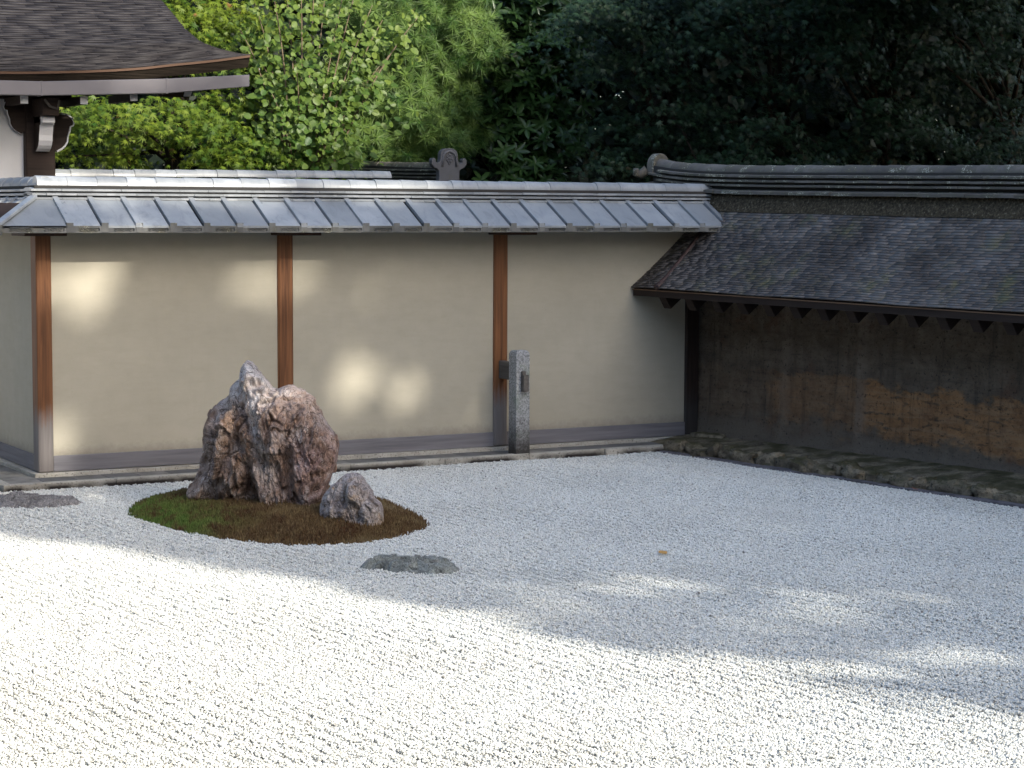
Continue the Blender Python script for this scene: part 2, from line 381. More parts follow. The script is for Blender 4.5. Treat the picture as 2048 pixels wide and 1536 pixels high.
# ------------------------------------------------------------------ plaster wall with tiled roof
pw = empty('plaster_wall', 'cream plaster wall with timber posts under a grey tiled roof', 'wall')
pw['kind'] = 'thing'
PX = [(0.0, .125), (2.075, .138), (4.15, .14), (6.205, .15)]
for x, w in PX:
    MB().box(x, x+w, 0, .15, .087, 2.07).build('post', M['post'] if x < 6 else M['dark_post'], pw, bevel=.014 if x > .1 else .008, seg=1)
MB().box(0, .125, 1.95, 2.09, .087, 2.07).build('post', M['post'], pw, bevel=.014)
for i in range(3):
    a, b = PX[i][0] + PX[i][1], PX[i+1][0]
    MB().box(a - .004, b + .004, .026, .16, .205, 2.10).build('plaster_panel', M['plaster'], pw)
    MB().box(a, b, .006, .155, .088, .215).build('sill_board', M['sill'], pw, bevel=.003)
MB().box(.026, .16, .148, 1.952, .205, 2.10).build('plaster_panel', M['plaster'], pw)
sb = MB().box(0, 1.8, -.0745, .0745, .088, .215).build('sill_board', M['sill'], pw, bevel=.003)
sb.location = (.0805, .151, 0); sb.rotation_euler = (0, 0, math.pi/2)
for x in (-.16, 2.02, 4.10):
    MB().box(x, x+.34, -.26, .12, 1.985, 2.03).build('bracket', M['beam'], pw, bevel=.004)

roof = MB()
def slopeA(x, y, z): return (x, y, z)
roof.prism([(-.37,2.03),(-.012,2.245),(.212,2.245),(.57,2.03),(.57,2.018),(.20,2.06),(.0,2.06),(-.37,2.018)], -.35, 6.5, lambda a, p, q: (a, p, q))
roof.prism([(-.37,2.031),(-.012,2.243),(.212,2.243),(.57,2.031),(.57,2.017),(.20,2.061),(.0,2.061),(-.37,2.017)], .10, 2.2, lambda a, p, q: (p, a, q))
roof = roof.build('roof', M['dark_wood'], pw)
E_Y, E_Z, T_Y, T_Z = -.40, 2.068, -.015, 2.280         # eave and top edge of the flat tiles
TW = .283
def flat_tile(x0, x1, xt0, xt1, rib=True):
    b = MB(); th = .018
    b.hexa([(x0,E_Y,E_Z-th),(x1,E_Y,E_Z-th),(xt1,T_Y,T_Z-th),(xt0,T_Y,T_Z-th),(x0,E_Y,E_Z),(x1,E_Y,E_Z),(xt1,T_Y,T_Z),(xt0,T_Y,T_Z)])
    if rib:
        h = .022; w0 = .050
        b.hexa([(x0-.008,E_Y-.002,E_Z-.012),(x0+w0,E_Y-.002,E_Z-.012),(xt0+w0,T_Y,T_Z-.012),(xt0-.008,T_Y,T_Z-.012),
                (x0-.007,E_Y-.002,E_Z+h),(x0+w0-.014,E_Y-.002,E_Z+h),(xt0+w0-.014,T_Y,T_Z+h),(xt0-.007,T_Y,T_Z+h)])
    return b
def eave_tile(x0, w, scroll=True):
    b = MB(); y0 = E_Y; z0, z1 = 2.011, 2.066
    b.box(x0, x0+w-.004, y0+.0135, y0+.03, z0, z1)
    zc = (z0+z1)/2 - .003; hw = .088; hh = .0178; cx = x0 + w*.5 + .03
    N = 10
    ring = []
    for s_, c in ((1, cx+hw-hh), (-1, cx-hw+hh)):
        for i in range(N+1):
            a = -math.pi/2 + math.pi*i/N
            ring.append((c + s_*math.cos(a)*hh, zc + s_*math.sin(a)*hh))
    # frame plate proud of the recess: fan strips between capsule and rectangle
    rect = []
    for (px, pz) in ring:
        dx, dz = px-cx, pz-zc
        sx = (w/2-.004)/max(abs(dx), 1e-6); sz = ((z1-z0)/2)/max(abs(dz), 1e-6)
        rect.append((px, zc + .003 + math.copysign((z1-z0)/2, dz)) if abs(dx) < hw-hh+.001 else (x0+w-.004 if dx > 0 else x0, zc + .003 + max(-1, min(1, dz/hh*1.0))*(z1-z0)/2))
    n = len(b.v); K = len(ring)
    b.v += [(px, y0, pz) for px, pz in rect] + [(px, y0, pz) for px, pz in ring] + [(px, y0+.013, pz) for px, pz in ring]
    for i in range(K):
        j = (i+1) % K
        b.f.append((n+i, n+j, n+K+j, n+K+i)); b.f.append((n+K+i, n+K+j, n+2*K+j, n+2*K+i))
    b.f += []
    # scrolls in the recess
    for k in range(-2, 3):
        pts = []
        for i in range(7):
            a = i/6*5.0 + (0 if k % 2 else math.pi)
            rr = .0105*(1-i/9)
            pts.append((cx + k*.030 + math.cos(a)*rr*1.25, y0+.007, zc + math.sin(a)*rr))
        b.tube(pts, .0036, 4)
    return b
tile_mesh = flat_tile(0, TW-.019, 0, TW-.019).mesh('flat_tile', M['tile'])
lip_mesh = MB().box(-.009, .046, E_Y-.0035, E_Y+.030, E_Z-.050, E_Z+.0225).mesh('eave_lip', M['tile_edge'])
eave_mesh = eave_tile(0, TW).mesh('eave_tile', M['tile_edge'])
X0 = .142
def jit(o, a=.004): o.rotation_euler = (random.uniform(-a, a)*.5, random.uniform(-a, a), 0); return o
for i in range(23):
    xx = X0 + i*TW
    if xx + TW > 6.62: break
    jit(link('flat_tile', tile_mesh, roof, (xx, 0, 0)))
    link('eave_tile', eave_mesh, roof, (xx, 0, 0)); link('eave_lip', lip_mesh, roof, (xx, 0, 0))
flat_tile(-.395, X0-.004, -.01, X0-.004, False).build('flat_tile', M['tile'], roof)
eave_tile(X0-TW, TW).build('eave_tile', M['tile_edge'], roof)
flat_tile(X0+22*TW, 6.60, X0+22*TW, 6.60).build('flat_tile', M['tile'], roof); MB().box(X0+22*TW, 6.60, E_Y, E_Y+.03, 2.011, 2.066).build('eave_tile', M['tile_edge'], roof)
eave_tile(-.395, X0-TW+.395, False).build('eave_tile', M['tile_edge'], roof)
# mirrored run on the return wall (x and y swapped)
def swap(me, name):
    q = me.copy(); v = np.zeros(len(q.vertices)*3, np.float32); q.vertices.foreach_get('co', v); v = v.reshape(-1, 3)[:, [1,0,2]]
    q.vertices.foreach_set('co', v.ravel()); q.flip_normals(); q.name = name; return q
tile_s = swap(tile_mesh, 'flat_tile'); eave_s = swap(eave_mesh, 'eave_tile'); lip_s = swap(lip_mesh, 'eave_lip')
for i in range(7):
    yy = X0 + i*TW
    link('flat_tile', tile_s, roof, (0, yy, 0)); link('eave_tile', eave_s, roof, (0, yy, 0)); link('eave_lip', lip_s, roof, (0, yy, 0))
link('flat_tile', swap(flat_tile(-.395, X0-.004, -.01, X0-.004, False).mesh('t', M['tile']), 'flat_tile'), roof, (0, 0, -.001))
link('eave_tile', swap(eave_tile(X0-TW, TW).mesh('t', M['tile_edge']), 'eave_tile'), roof, (0, 0, 0))
hp = MB(); a, b_ = Vector((-.417, -.417, 2.062)), Vector((-.008, -.008, 2.283)); q = Vector((.7071, -.7071, 0))*.034
hp.hexa([a-q, a+q, b_+q, b_-q] + [v_ + Vector((0,0,.030)) for v_ in (a-q*.85, a+q*.85, b_+q*.85, b_-q*.85)])
hp.build('hip_tile', M['tile'], roof, bevel=.006, seg=2)
hp = MB(); hp.hexa([Vector((-.425,-.425,1.995))+k for k in (Vector((0,-.025,0)),Vector((.042,-.018,0)),Vector((.03,.03,0)),Vector((-.02,.045,0)))] +
                   [Vector((-.437,-.437,2.075))+k for k in (Vector((0,-.03,0)),Vector((.055,-.02,0)),Vector((.04,.04,0)),Vector((-.02,.055,0)))])
hp.build('hip_end_tile', M['tile_edge'], roof, bevel=.006, seg=2)

# ridge courses: generic pieces, axis along local X
def noshi_mesh(L, w, h, mat, name='ridge_tile'):
    pr = [(-w, 0), (-w, h*.55), (-w*.35, h), (w*.35, h), (w, h*.55), (w, 0)]
    return MB().prism(pr, .0015, L-.0015, lambda a, p, q: (a, p, q)).mesh(name, mat)
def cap_mesh(L, r, h, mat, name='cap_tile', taper=.94):
    b = MB(); N = 14; rings = [(0, 1.0), (.012, 1.0), (L*.96, taper), (L, taper)]; n = 0
    for a, k in rings:
        for i in range(N+1):
            t = math.pi*i/N; b.v.append((a, -math.cos(t)*r*k, math.sin(t)*h*k))
    for j in range(len(rings)-1):
        for i in range(N): b.f.append((j*(N+1)+i, j*(N+1)+i+1, (j+1)*(N+1)+i+1, (j+1)*(N+1)+i))
    b.f.append(tuple(range(N+1))); b.f.append(tuple((len(rings)-1)*(N+1)+i for i in reversed(range(N+1))))
    me = b.mesh(name, mat, True); me.set_sharp_from_angle(angle=R_(50)) if hasattr(me, 'set_sharp_from_angle') else None
    return me
RL = .248
layers = [(.138, 2.272), (.126, 2.306), (.114, 2.340)]
MB().box(-.0, 6.62, .005, .195, 2.24, 2.385).build('ridge_core', M['mortar'], roof)
MB().box(.006, .194, .1, 2.2, 2.24, 2.383).build('ridge_core', M['mortar'], roof)
nm = [noshi_mesh(RL, w, .029, M['tile']) for w, _ in layers]
cm = cap_mesh(RL, .076, .088, M['tile'])
for j, (w, z) in enumerate(layers):
    x = -.035 + (j % 2)*RL*.5 - .0
    MB().prism([(-w, 0), (-w, .016), (-w*.35, .029), (w*.35, .029), (w, .016), (w, 0)], .10 - w, x - .003 if x > 0 else x - .003, lambda a, p, q: (a, .10+p, z+q)).build('ridge_tile', M['tile'], roof) if x - .003 > .10 - w else None
    while x < 6.55:
        o = link('ridge_tile', nm[j], roof, (x, .10 + random.uniform(-.003, .003), z)); o.rotation_euler = (0, random.uniform(-.004, .004), random.uniform(-.004, .004)); x += RL
    y = .10 + w*.2
    while y < 2.2:
        link('ridge_tile', nm[j], roof, (.10, y, z-.0015), math.pi/2); y += RL
x = .03
while x < 6.6:
    o = link('cap_tile', cm, roof, (x, .10 + random.uniform(-.003, .003), 2.374 + random.uniform(-.002, .002))); o.rotation_euler = (random.uniform(-.03,.03), random.uniform(-.006, .006), random.uniform(-.005, .005)); x += RL
y = .06
while y < 2.2:
    link('cap_tile', cm, roof, (.10, y, 2.3725), math.pi/2); y += RL

# ------------------------------------------------------------------ granite support post
g = G('granite'); p = g.pos(); n1 = g.noise(p, 75, 3, .75); n2 = g.noise(p, 5, 5); z = g.sep(p)[2]
col = g.ramp(n1, [(.32, (.13, .13, .13)), (.5, (.33, .335, .33)), (.66, (.50, .51, .51))])
col = g.mix(g.ramp(n2, [(.5, 0), (.65, .6)]), col, (.20, .25, .19))
lw = g.math('ADD', g.math('MULTIPLY', g.noise(p, 24, 5, .7), .42), z)
col = g.mix(g.mr(lw, .30, .62, .93, 0), col, (.035, .03, .025))
M['granite'] = g.fin(col, .85, g.bump(n1, .7, .006), .25)
sp = empty('stone_support_post', 'speckled grey granite post with wooden tie beam, beside the third timber post', 'post', (4.226, -.325, 0))
b = MB(); W2 = .070
for z, k in ((-.05, 1.03), (.3, 1.0), (.93, .985), (.955, .93), (.972, .70)):
    b.v += [(-W2*k, -W2*k, z), (W2*k, -W2*k, z), (W2*k, W2*k, z), (-W2*k, W2*k, z)]
for i in range(4):
    for t in range(4): b.f.append((i*4+t, i*4+(t+1) % 4, (i+1)*4+(t+1) % 4, (i+1)*4+t))
b.f += [(3,2,1,0), (16,17,18,19)]
b.build('shaft', M['granite'], sp, bevel=.006, seg=2)
b = MB(); b.hexa([(-.03,.0695,.70),(.03,.0695,.70),(.03,.325,.70),(-.03,.325,.70),(-.03,.0695,.845),(.03,.0695,.845),(.03,.325,.86),(-.03,.325,.86)])
b.build('tie_beam', M['weathered'], sp, bevel=.004)
b = MB().box(-.024, .03, -.125, -.0695, .612, .760); b.build('beam_end', M['weathered'], sp, bevel=.004)
MB().box(-.022, .014, -.0965, -.0695, .7605, .792).build('wedge', M['weathered'], sp, bevel=.003)

# ------------------------------------------------------------------ clay wall with shingled roof (local X towards viewer, local -Y = garden)
TH = math.atan2(GRP[1], GRP[0])
cw = empty('clay_wall', 'old stained clay wall under a weathered shingle roof', 'wall', (6.36, 0, 0), TH)
cw['kind'] = 'thing'
g = G('oil_clay'); p = g.obj(); X, Y, Z = g.sep(p)
big = g.math('SUBTRACT', g.noise(g.mapv(p, (1.0, 1, 1.8)), 1.7, 8, .68), .5)
zn = g.math('ADD', g.math('ADD', Z, g.math('MULTIPLY', big, .70)), g.mr(X, 2.2, 4.2, -.02, .13))
n2 = g.noise(p, 6, 7, .7, .4); n3 = g.noise(p, 36, 4, .7); hz = g.noise(g.mapv(p, (1.6, 1.6, 15)), 1.3, 6, .7)
dark = g.mix(g.ramp(n2, [(.3, 0), (.7, 1)]), (.095, .076, .056), (.21, .17, .125)); dark = g.mix(g.ramp(hz, [(.5, 0), (.66, .5)]), dark, (.055, .050, .046))
ochre = g.mix(g.ramp(n2, [(.3, 0), (.7, 1)]), (.20, .108, .052), (.42, .235, .11)); ochre = g.mix(g.ramp(hz, [(.42, .55), (.52, 0)]), ochre, (.34, .23, .135))
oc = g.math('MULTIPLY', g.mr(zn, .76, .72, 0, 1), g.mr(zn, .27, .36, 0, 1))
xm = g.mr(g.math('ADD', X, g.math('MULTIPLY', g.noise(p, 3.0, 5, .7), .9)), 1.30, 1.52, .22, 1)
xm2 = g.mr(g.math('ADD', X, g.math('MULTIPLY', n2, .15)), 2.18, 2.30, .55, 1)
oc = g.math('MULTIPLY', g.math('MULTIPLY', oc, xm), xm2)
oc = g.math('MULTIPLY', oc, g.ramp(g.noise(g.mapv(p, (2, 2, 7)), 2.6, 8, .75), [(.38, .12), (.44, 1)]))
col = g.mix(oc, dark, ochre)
strips = g.math('ADD', g.mr(g.math('ABSOLUTE', g.math('SUBTRACT', X, 1.16)), .02, .10, .7, 0), g.mr(g.math('ABSOLUTE', g.math('SUBTRACT', X, 2.12)), .03, .085, 1, 0), True)
col = g.mix(g.math('MULTIPLY', strips, g.ramp(n2, [(.35, .25), (.65, .85)])), col, (.24, .195, .15))
drip = g.noise(g.mapv(p, (11, 11, .8)), 1.2, 5, .7); col = g.mix(g.ramp(drip, [(.55, 0), (.70, .55)]), col, (.045, .040, .036))
rd_ = g.ramp(g.noise(p, 2.2, 5, .7), [(.56, 0), (.68, .55)]); col = g.mix(rd_, col, (.13, .068, .044))
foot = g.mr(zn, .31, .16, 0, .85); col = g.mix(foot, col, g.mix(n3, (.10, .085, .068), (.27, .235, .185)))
col = g.mix(g.ramp(n3, [(.57, 0), (.66, .75)]), col, (.026, .023, .020)); col = g.mix(g.ramp(n3, [(.26, .5), (.36, 0)]), col, (.17, .145, .11))
M['clay'] = g.fin(col, .88, g.bump(g.math('ADD', n3, g.math('ADD', g.math('MULTIPLY', n2, 2.0), g.math('MULTIPLY', oc, -.6))), .8, .014), .2)
LW = 8.2
# wall body as a grid with a gently uneven face
nx, nz = 150, 36
gx, gzv = np.meshgrid(np.linspace(-.9, LW, nx), np.linspace(.0, 1.75, nz)); gx = gx.ravel(); gzv = gzv.ravel()
fy = .010*fbm(np.stack([gx*1.3, gzv*1.3, gx*0], 1), 4) - .03*np.exp(-((gx-2.12)/.05)**2)*(.5+.5*(gzv > .3)) - .02*np.exp(-((gx-1.16)/.06)**2) + .06*(gzv/1.75)
fy = fy - .05*np.clip((.25-gzv)/.25, 0, 1)**2
idx = np.arange(nx*nz).reshape(nz, nx)
V = np.stack([gx, fy, gzv], 1); F = np.stack([idx[:-1,:-1], idx[:-1,1:], idx[1:,1:], idx[1:,:-1]], -1).reshape(-1, 4)
nb = len(V); edge = np.concatenate([idx[0], idx[-1]]);
Vb = V.copy(); Vb[:,1] = .5; V2 = np.concatenate([V, Vb]); F2 = np.concatenate([F, F[:, ::-1]+nb])
rim = []
for a in range(nx-1): rim += [(idx[0,a], idx[0,a]+nb, idx[0,a+1]+nb, idx[0,a+1]), (idx[-1,a+1], idx[-1,a+1]+nb, idx[-1,a]+nb, idx[-1,a])]
for a in range(nz-1): rim += [(idx[a+1,0], idx[a+1,0]+nb, idx[a,0]+nb, idx[a,0]), (idx[a,-1], idx[a,-1]+nb, idx[a+1,-1]+nb, idx[a+1,-1])]
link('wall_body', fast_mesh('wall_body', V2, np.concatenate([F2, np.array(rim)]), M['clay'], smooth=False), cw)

# roof frame
OV = .75                                   # overhang of the eave, measured from the wall face
def eave_z(l): return 1.490 - .009*l
def roof_z(l, y):                          # upper surface at distance y (local, negative = garden)
    t = (y + OV)/(OV + .10); t = np.clip(t, 0, 1.3)
    return eave_z(l) + .755*t - .035*np.sin(np.pi*np.clip(t, 0, 1)) - .006*l*t
L0 = -.9
def valley_l(y):                           # the roof abuts the plaster wall at its far end
    return -.105 + .09*np.clip((y+OV)/.85, 0, 1)
croof = MB()
def slab(b, l0, l1, y0, y1, dz0, dz1):
    b.hexa([(l0,y0,roof_z(l0,y0)-dz1),(l1,y0,roof_z(l1,y0)-dz1),(l1,y1,roof_z(l1,y1)-dz1),(l0,y1,roof_z(l0,y1)-dz1),
            (l0,y0,roof_z(l0,y0)-dz0),(l1,y0,roof_z(l1,y0)-dz0),(l1,y1,roof_z(l1,y1)-dz0),(l0,y1,roof_z(l0,y1)-dz0)])
NY = 6
for i in range(NY):
    ya, yb = -OV+.03 + (OV+.13)*i/NY, -OV+.03 + (OV+.13)*(i+1)/NY
    vl = max(float(valley_l(ya)), L0)
    slab(croof, vl, LW, ya, yb, .016, .05)
# far slope
croof.hexa([(L0,.40,2.20),(LW,.40,2.12),(LW,1.25,1.38),(L0,1.25,1.46),(L0,.40,2.25),(LW,.40,2.17),(LW,1.25,1.43),(L0,1.25,1.51)])
croof = croof.build('roof', M['dark_wood'], cw)
b = MB(); b.hexa([(-.09,-OV+.012,1.418),(LW,-OV+.012,1.342),(LW,-OV+.05,1.342),(-.09,-OV+.05,1.418),(-.09,-OV+.008,1.475),(LW,-OV+.008,1.399),(LW,-OV+.05,1.399),(-.09,-OV+.05,1.475)])
b.build('eave_board', M['dark_wood'], cw)
b = MB(); b.hexa([(-.09,-OV-.004,1.474),(LW,-OV-.004,1.399),(LW,-OV+.02,1.399),(-.09,-OV+.02,1.474),(-.09,-OV-.004,1.483),(LW,-OV-.004,1.408),(LW,-OV+.02,1.408),(-.09,-OV+.02,1.483)])
b.build('eave_strip', m_wood('strip_wood', (.10, .055, .03), (.2, .12, .07), None, axis=0), cw)
for l in [.26, .62] + [.985 + .336*i for i in range(21)]:
    b = MB(); z1 = eave_z(l) - .075; y0 = -OV + .09
    b.hexa([(l-.05,y0+.045,z1-.105),(l+.05,y0+.045,z1-.105),(l+.05,.05,z1+.38),(l-.05,.05,z1+.38),(l-.05,y0-.03,z1+.01),(l+.05,y0-.03,z1+.01),(l+.05,.05,z1+.54),(l-.05,.05,z1+.54)])
    b.build('rafter', M['dark_wood'], cw, bevel=.004)
# shingles
g = G('wood_shingle'); p = g.pos(); q = g.obj(); at = g.attr('tint'); rr = g.rand()
n1 = g.noise(p, 1.7, 5, .6); n2 = g.noise(p, 6, 5, .65)
tone = g.math('ADD', g.math('MULTIPLY', at, .22), g.math('MULTIPLY', n1, 1.0))
col = g.ramp(tone, [(.36, (.050, .043, .039)), (.58, (.105, .093, .086)), (.78, (.175, .16, .15)), (.95, (.28, .262, .25))])
li = g.math('MULTIPLY', g.ramp(g.noise(g.mapv(p, (1.2, 1.2, 1.2), loc=(3, 1, 0)), 2.3, 5, .7), [(.52, 0), (.66, 1)]), g.ramp(n2, [(.4, .2), (.6, 1)]))
col = g.mix(g.math('MULTIPLY', li, .8), col, (.15, .145, .075))
M['shingle'] = g.fin(col, .75, g.bump(g.noise(g.mapv(p, (60, 60, 60)), 1, 3), .4, .004), .35)
def shingles(surf, t_steps, u_fn, wmin, wmax, thick, rnd=None, lapf=1.9, tidy=False):
    """surf(u,t)->xyz; rows from eave up; returns list of 8-corner arrays + tint."""
    out = []; rnd = rnd or random.Random(3)
    for r in range(len(t_steps)-1):
        t0, t1 = t_steps[r], t_steps[r+1]; tt = min(1.0, t0 + (t1-t0)*lapf)
        u0, u1 = u_fn(t0); u = u0 - rnd.uniform(0, wmax)
        while u < u1:
            w = rnd.uniform(wmin, wmax); a, b = max(u, u0), min(u+w-.0015, u1)
            if b - a > .012:
                ja, jb = rnd.uniform(-.05, .04)*(t1-t0), rnd.uniform(-.02, .02)*(t1-t0)
                h = thick*rnd.uniform(.85, 1.2); lo = .0028
                if tidy: ja, jb, h, lo = ja*.25, 0.0, thick*rnd.uniform(.94, 1.06), .006
                pa, pb = np.array(surf(a, max(0, t0+ja))), np.array(surf(b, max(0, t0+ja+jb)))
                pc, pd = np.array(surf(b, tt)), np.array(surf(a, tt))
                nrm = np.cross(pb-pa, pd-pa); nrm /= (np.linalg.norm(nrm) + 1e-9)
                if nrm[2] < 0: nrm = -nrm
                out.append((np.stack([pa+nrm*lo, pb+nrm*lo, pc-nrm*.006, pd-nrm*.006, pa+nrm*h, pb+nrm*h, pc+nrm*.001, pd+nrm*.001]), rnd.random(), r))
            u += w
    return out
HF = np.array([(0,3,2,1),(4,5,6,7),(0,1,5,4),(1,2,6,5),(2,3,7,6),(3,0,4,7)])
def boxes_mesh(name, items, mat):
    V = np.concatenate([i[0] for i in items]); F = np.concatenate([HF + 8*k for k in range(len(items))])
    return fast_mesh(name, V, F, mat, {'tint': ('FACE', np.repeat([i[1] for i in items], 6))})
ROWS = 35
ts = [i/ROWS for i in range(ROWS+1)]
def csurf(u, t):
    y = -OV + (OV+.10)*t + .0
    return (u, y, float(roof_z(u, y)) + .004*math.sin(u*3.1+t*3) + .002*math.sin(u*7+t*5))
items = shingles(csurf, ts, lambda t: (float(valley_l(-OV+(OV+.10)*t)), LW), .07, .20, .016, rnd=random.Random(11), tidy=True)
near = sorted(range(len(items)), key=lambda k: -(items[k][0][:,0].mean() if items[k][0][:,0].mean() < 4.55 else -9))
vis = [k for k in near if items[k][0][:,0].mean() < 4.55][:300]; vs = set(vis)
for k in vis:
    c = items[k][0].mean(0); o = link('shingle', boxes_mesh('shingle', [(items[k][0]-c, items[k][1], 0)], M['shingle']), croof, tuple(c))
tag(link('shingles', boxes_mesh('shingles', [it for k, it in enumerate(items) if k not in vs], M['shingle']), croof), kind='stuff')
# rolled flashing near the end of the slope, where the roof abuts the plaster wall
b = MB(); pts = []
for i in range(14):
    t = i/13*.74; y = -OV - .012 + (OV+.10)*t; pts.append((.275 - .13*t, y, float(roof_z(0, y)) + .012))
b.tube(pts, [.034, .032, .026] + [.022]*11, 8)
g = G('old_copper'); n = g.noise(g.pos(), 14, 4)
b.build('flashing_roll', g.fin(g.mix(n, (.030, .018, .016), (.075, .045, .042)), .6, None, .4), croof, smooth=True)
# ridge: bedding, courses, caps; the far end sweeps up
def ridge_lift(l): return -.0165*l*.8 + .075*math.exp(-(l+.95)/.45)
rl = .26
b = MB()
for i in range(36):
    l0, l1 = -.95 + (LW+.95)*i/36, -.95 + (LW+.95)*(i+1)/36
    def z_(l): return ridge_lift(l)
    b.hexa([(l0,.03,2.20+z_(l0)),(l1,.03,2.20+z_(l1)),(l1,.47,2.20+z_(l1)),(l0,.47,2.20+z_(l0)),(l0,.115,2.37+z_(l0)),(l1,.115,2.37+z_(l1)),(l1,.385,2.37+z_(l1)),(l0,.385,2.37+z_(l0))])
g = G('mossy_bedding'); p = g.pos(); n = g.noise(p, 40, 4, .7)
M['bedding'] = g.fin(g.ramp(n, [(.35, (.028, .024, .017)), (.58, (.085, .070, .046)), (.70, (.22, .20, .15))]), .95, g.bump(n, 1, .02), .1)
b.build('ridge_bedding', M['bedding'], croof)
b = MB()
for i in range(36):
    l0, l1 = -.9 + (LW+.9)*i/36, -.9 + (LW+.9)*(i+1)/36; a0, a1 = ridge_lift(l0), ridge_lift(l1)
    b.hexa([(l0,.15,2.34+a0),(l1,.15,2.34+a1),(l1,.35,2.34+a1),(l0,.35,2.34+a0),(l0,.15,2.565+a0),(l1,.15,2.565+a1),(l1,.35,2.565+a1),(l0,.35,2.565+a0)])
b.build('ridge_core', M['mortar'], croof)
spec = [(.205, .048, 2.362), (.155, .030, 2.432), (.148, .030, 2.474), (.140, .034, 2.516)]
ms = [noshi_mesh(rl, w, h, M['tile_old']) for w, h, _ in spec]
capm = cap_mesh(rl, .082, .080, M['tile_old'])
for j, (w, h, z) in enumerate(spec):
    l = -.93 + (j % 2)*rl*.5
    while l < LW:
        s_ = (ridge_lift(l+rl) - ridge_lift(l))/rl
        o = link('ridge_tile', ms[j], croof, (l, .25 + random.uniform(-.004, .004), z + ridge_lift(l))); o.rotation_euler = (random.uniform(-.01,.01), -math.atan(s_), random.uniform(-.008, .008)); l += rl
l = -.93
while l < LW:
    s_ = (ridge_lift(l+rl) - ridge_lift(l))/rl
    o = link('cap_tile', capm, croof, (l, .25 + random.uniform(-.004, .004), 2.552 + ridge_lift(l) + random.uniform(-.003, .003))); o.rotation_euler = (random.uniform(-.03,.03), -math.atan(s_), random.uniform(-.008, .008)); l += rl
# end ornament: hoop and curls
b = MB(); N = 14
for (l0, l1, r0, h0) in ((-1.0, -.90, .105, .115),):
    pr = [(-math.cos(math.pi*i/N)*r0, math.sin(math.pi*i/N)*h0) for i in range(N+1)] + [(r0+.01, -.09), (-r0-.01, -.09)]
    b.prism(pr, l0, l1, lambda a, p, q: (a, .25+p, 2.60+q+ridge_lift(-.93)-.035))
b.build('end_hoop', M['tile_old'], croof, bevel=.008, seg=2)
for s_ in (-1, 1):
    pts = [(-1.0, .25+s_*.10, 2.60), (-1.05, .25+s_*.15, 2.555), (-1.06, .25+s_*.19, 2.57), (-1.05, .25+s_*.20, 2.61)]
    MB().tube(pts, [.05, .045, .04, .03], 8).build('end_curl', M['tile_old'], croof, smooth=True)

# stone footing of the clay wall
g = G('footing_stone'); p = g.pos(); n1 = g.noise(p, 7, 6, .65); n2 = g.noise(p, 55, 4, .7); nz_ = g.sep(g.n('ShaderNodeNewGeometry').outputs['Normal'])[2]
col = g.mix(g.ramp(n1, [(.32, 0), (.66, 1)]), (.11, .095, .072), (.42, .36, .25)); col = g.mix(g.mr(g.rand(), 0, 1, 0, .6), col, (.09, .08, .062))
col = g.mix(g.ramp(n2, [(.55, 0), (.66, .8)]), col, (.018, .016, .013))
moss_m = g.math('MULTIPLY', g.mr(nz_, .35, .8, 0, 1), g.ramp(g.noise(p, 4, 5), [(.4, 0), (.55, 1)]))
col = g.mix(g.math('MULTIPLY', moss_m, .7), col, g.mix(n2, (.028, .030, .010), (.085, .085, .03)))
M['footing'] = g.fin(col, .92, g.bump(g.math('ADD', n1, n2), .9, .02), .15)
g = G('flat_edging'); p = g.pos(); n1 = g.noise(p, 9, 5); n2 = g.noise(p, 80, 3)
M['edging'] = g.fin(g.mix(g.ramp(n1, [(.3, 0), (.7, 1)]), (.085, .08, .085), (.20, .19, .20)), .9, g.bump(n2, .6, .006), .15)
ft = empty('stone_footing', 'mossy boulders and dark flat edging along the foot of the clay wall', 'stone footing', (6.36, 0, 0), TH)
def blob(nu, nv, rx, ry, rz, amp, seed, freq=2.2, flat=.5):
    th = np.linspace(0, 2*np.pi, nu, endpoint=False); ph = np.linspace(-np.pi/2, np.pi/2, nv)
    T, Pp = np.meshgrid(th, ph); T = T.ravel(); Pp = Pp.ravel()
    D = np.stack([np.cos(Pp)*np.cos(T), np.cos(Pp)*np.sin(T), np.sin(Pp)], 1)
    Q = np.sign(D)*np.abs(D)**flat
    r = 1 + amp*fbm(D*freq + seed*5.1, 4)
    V = Q*r[:,None]*np.array([rx, ry, rz]); idx = np.arange(nu*nv).reshape(nv, nu)
    F = np.stack([idx[:-1], np.roll(idx[:-1], -1, 1), np.roll(idx[1:], -1, 1), idx[1:]], -1).reshape(-1, 4)
    return V, F
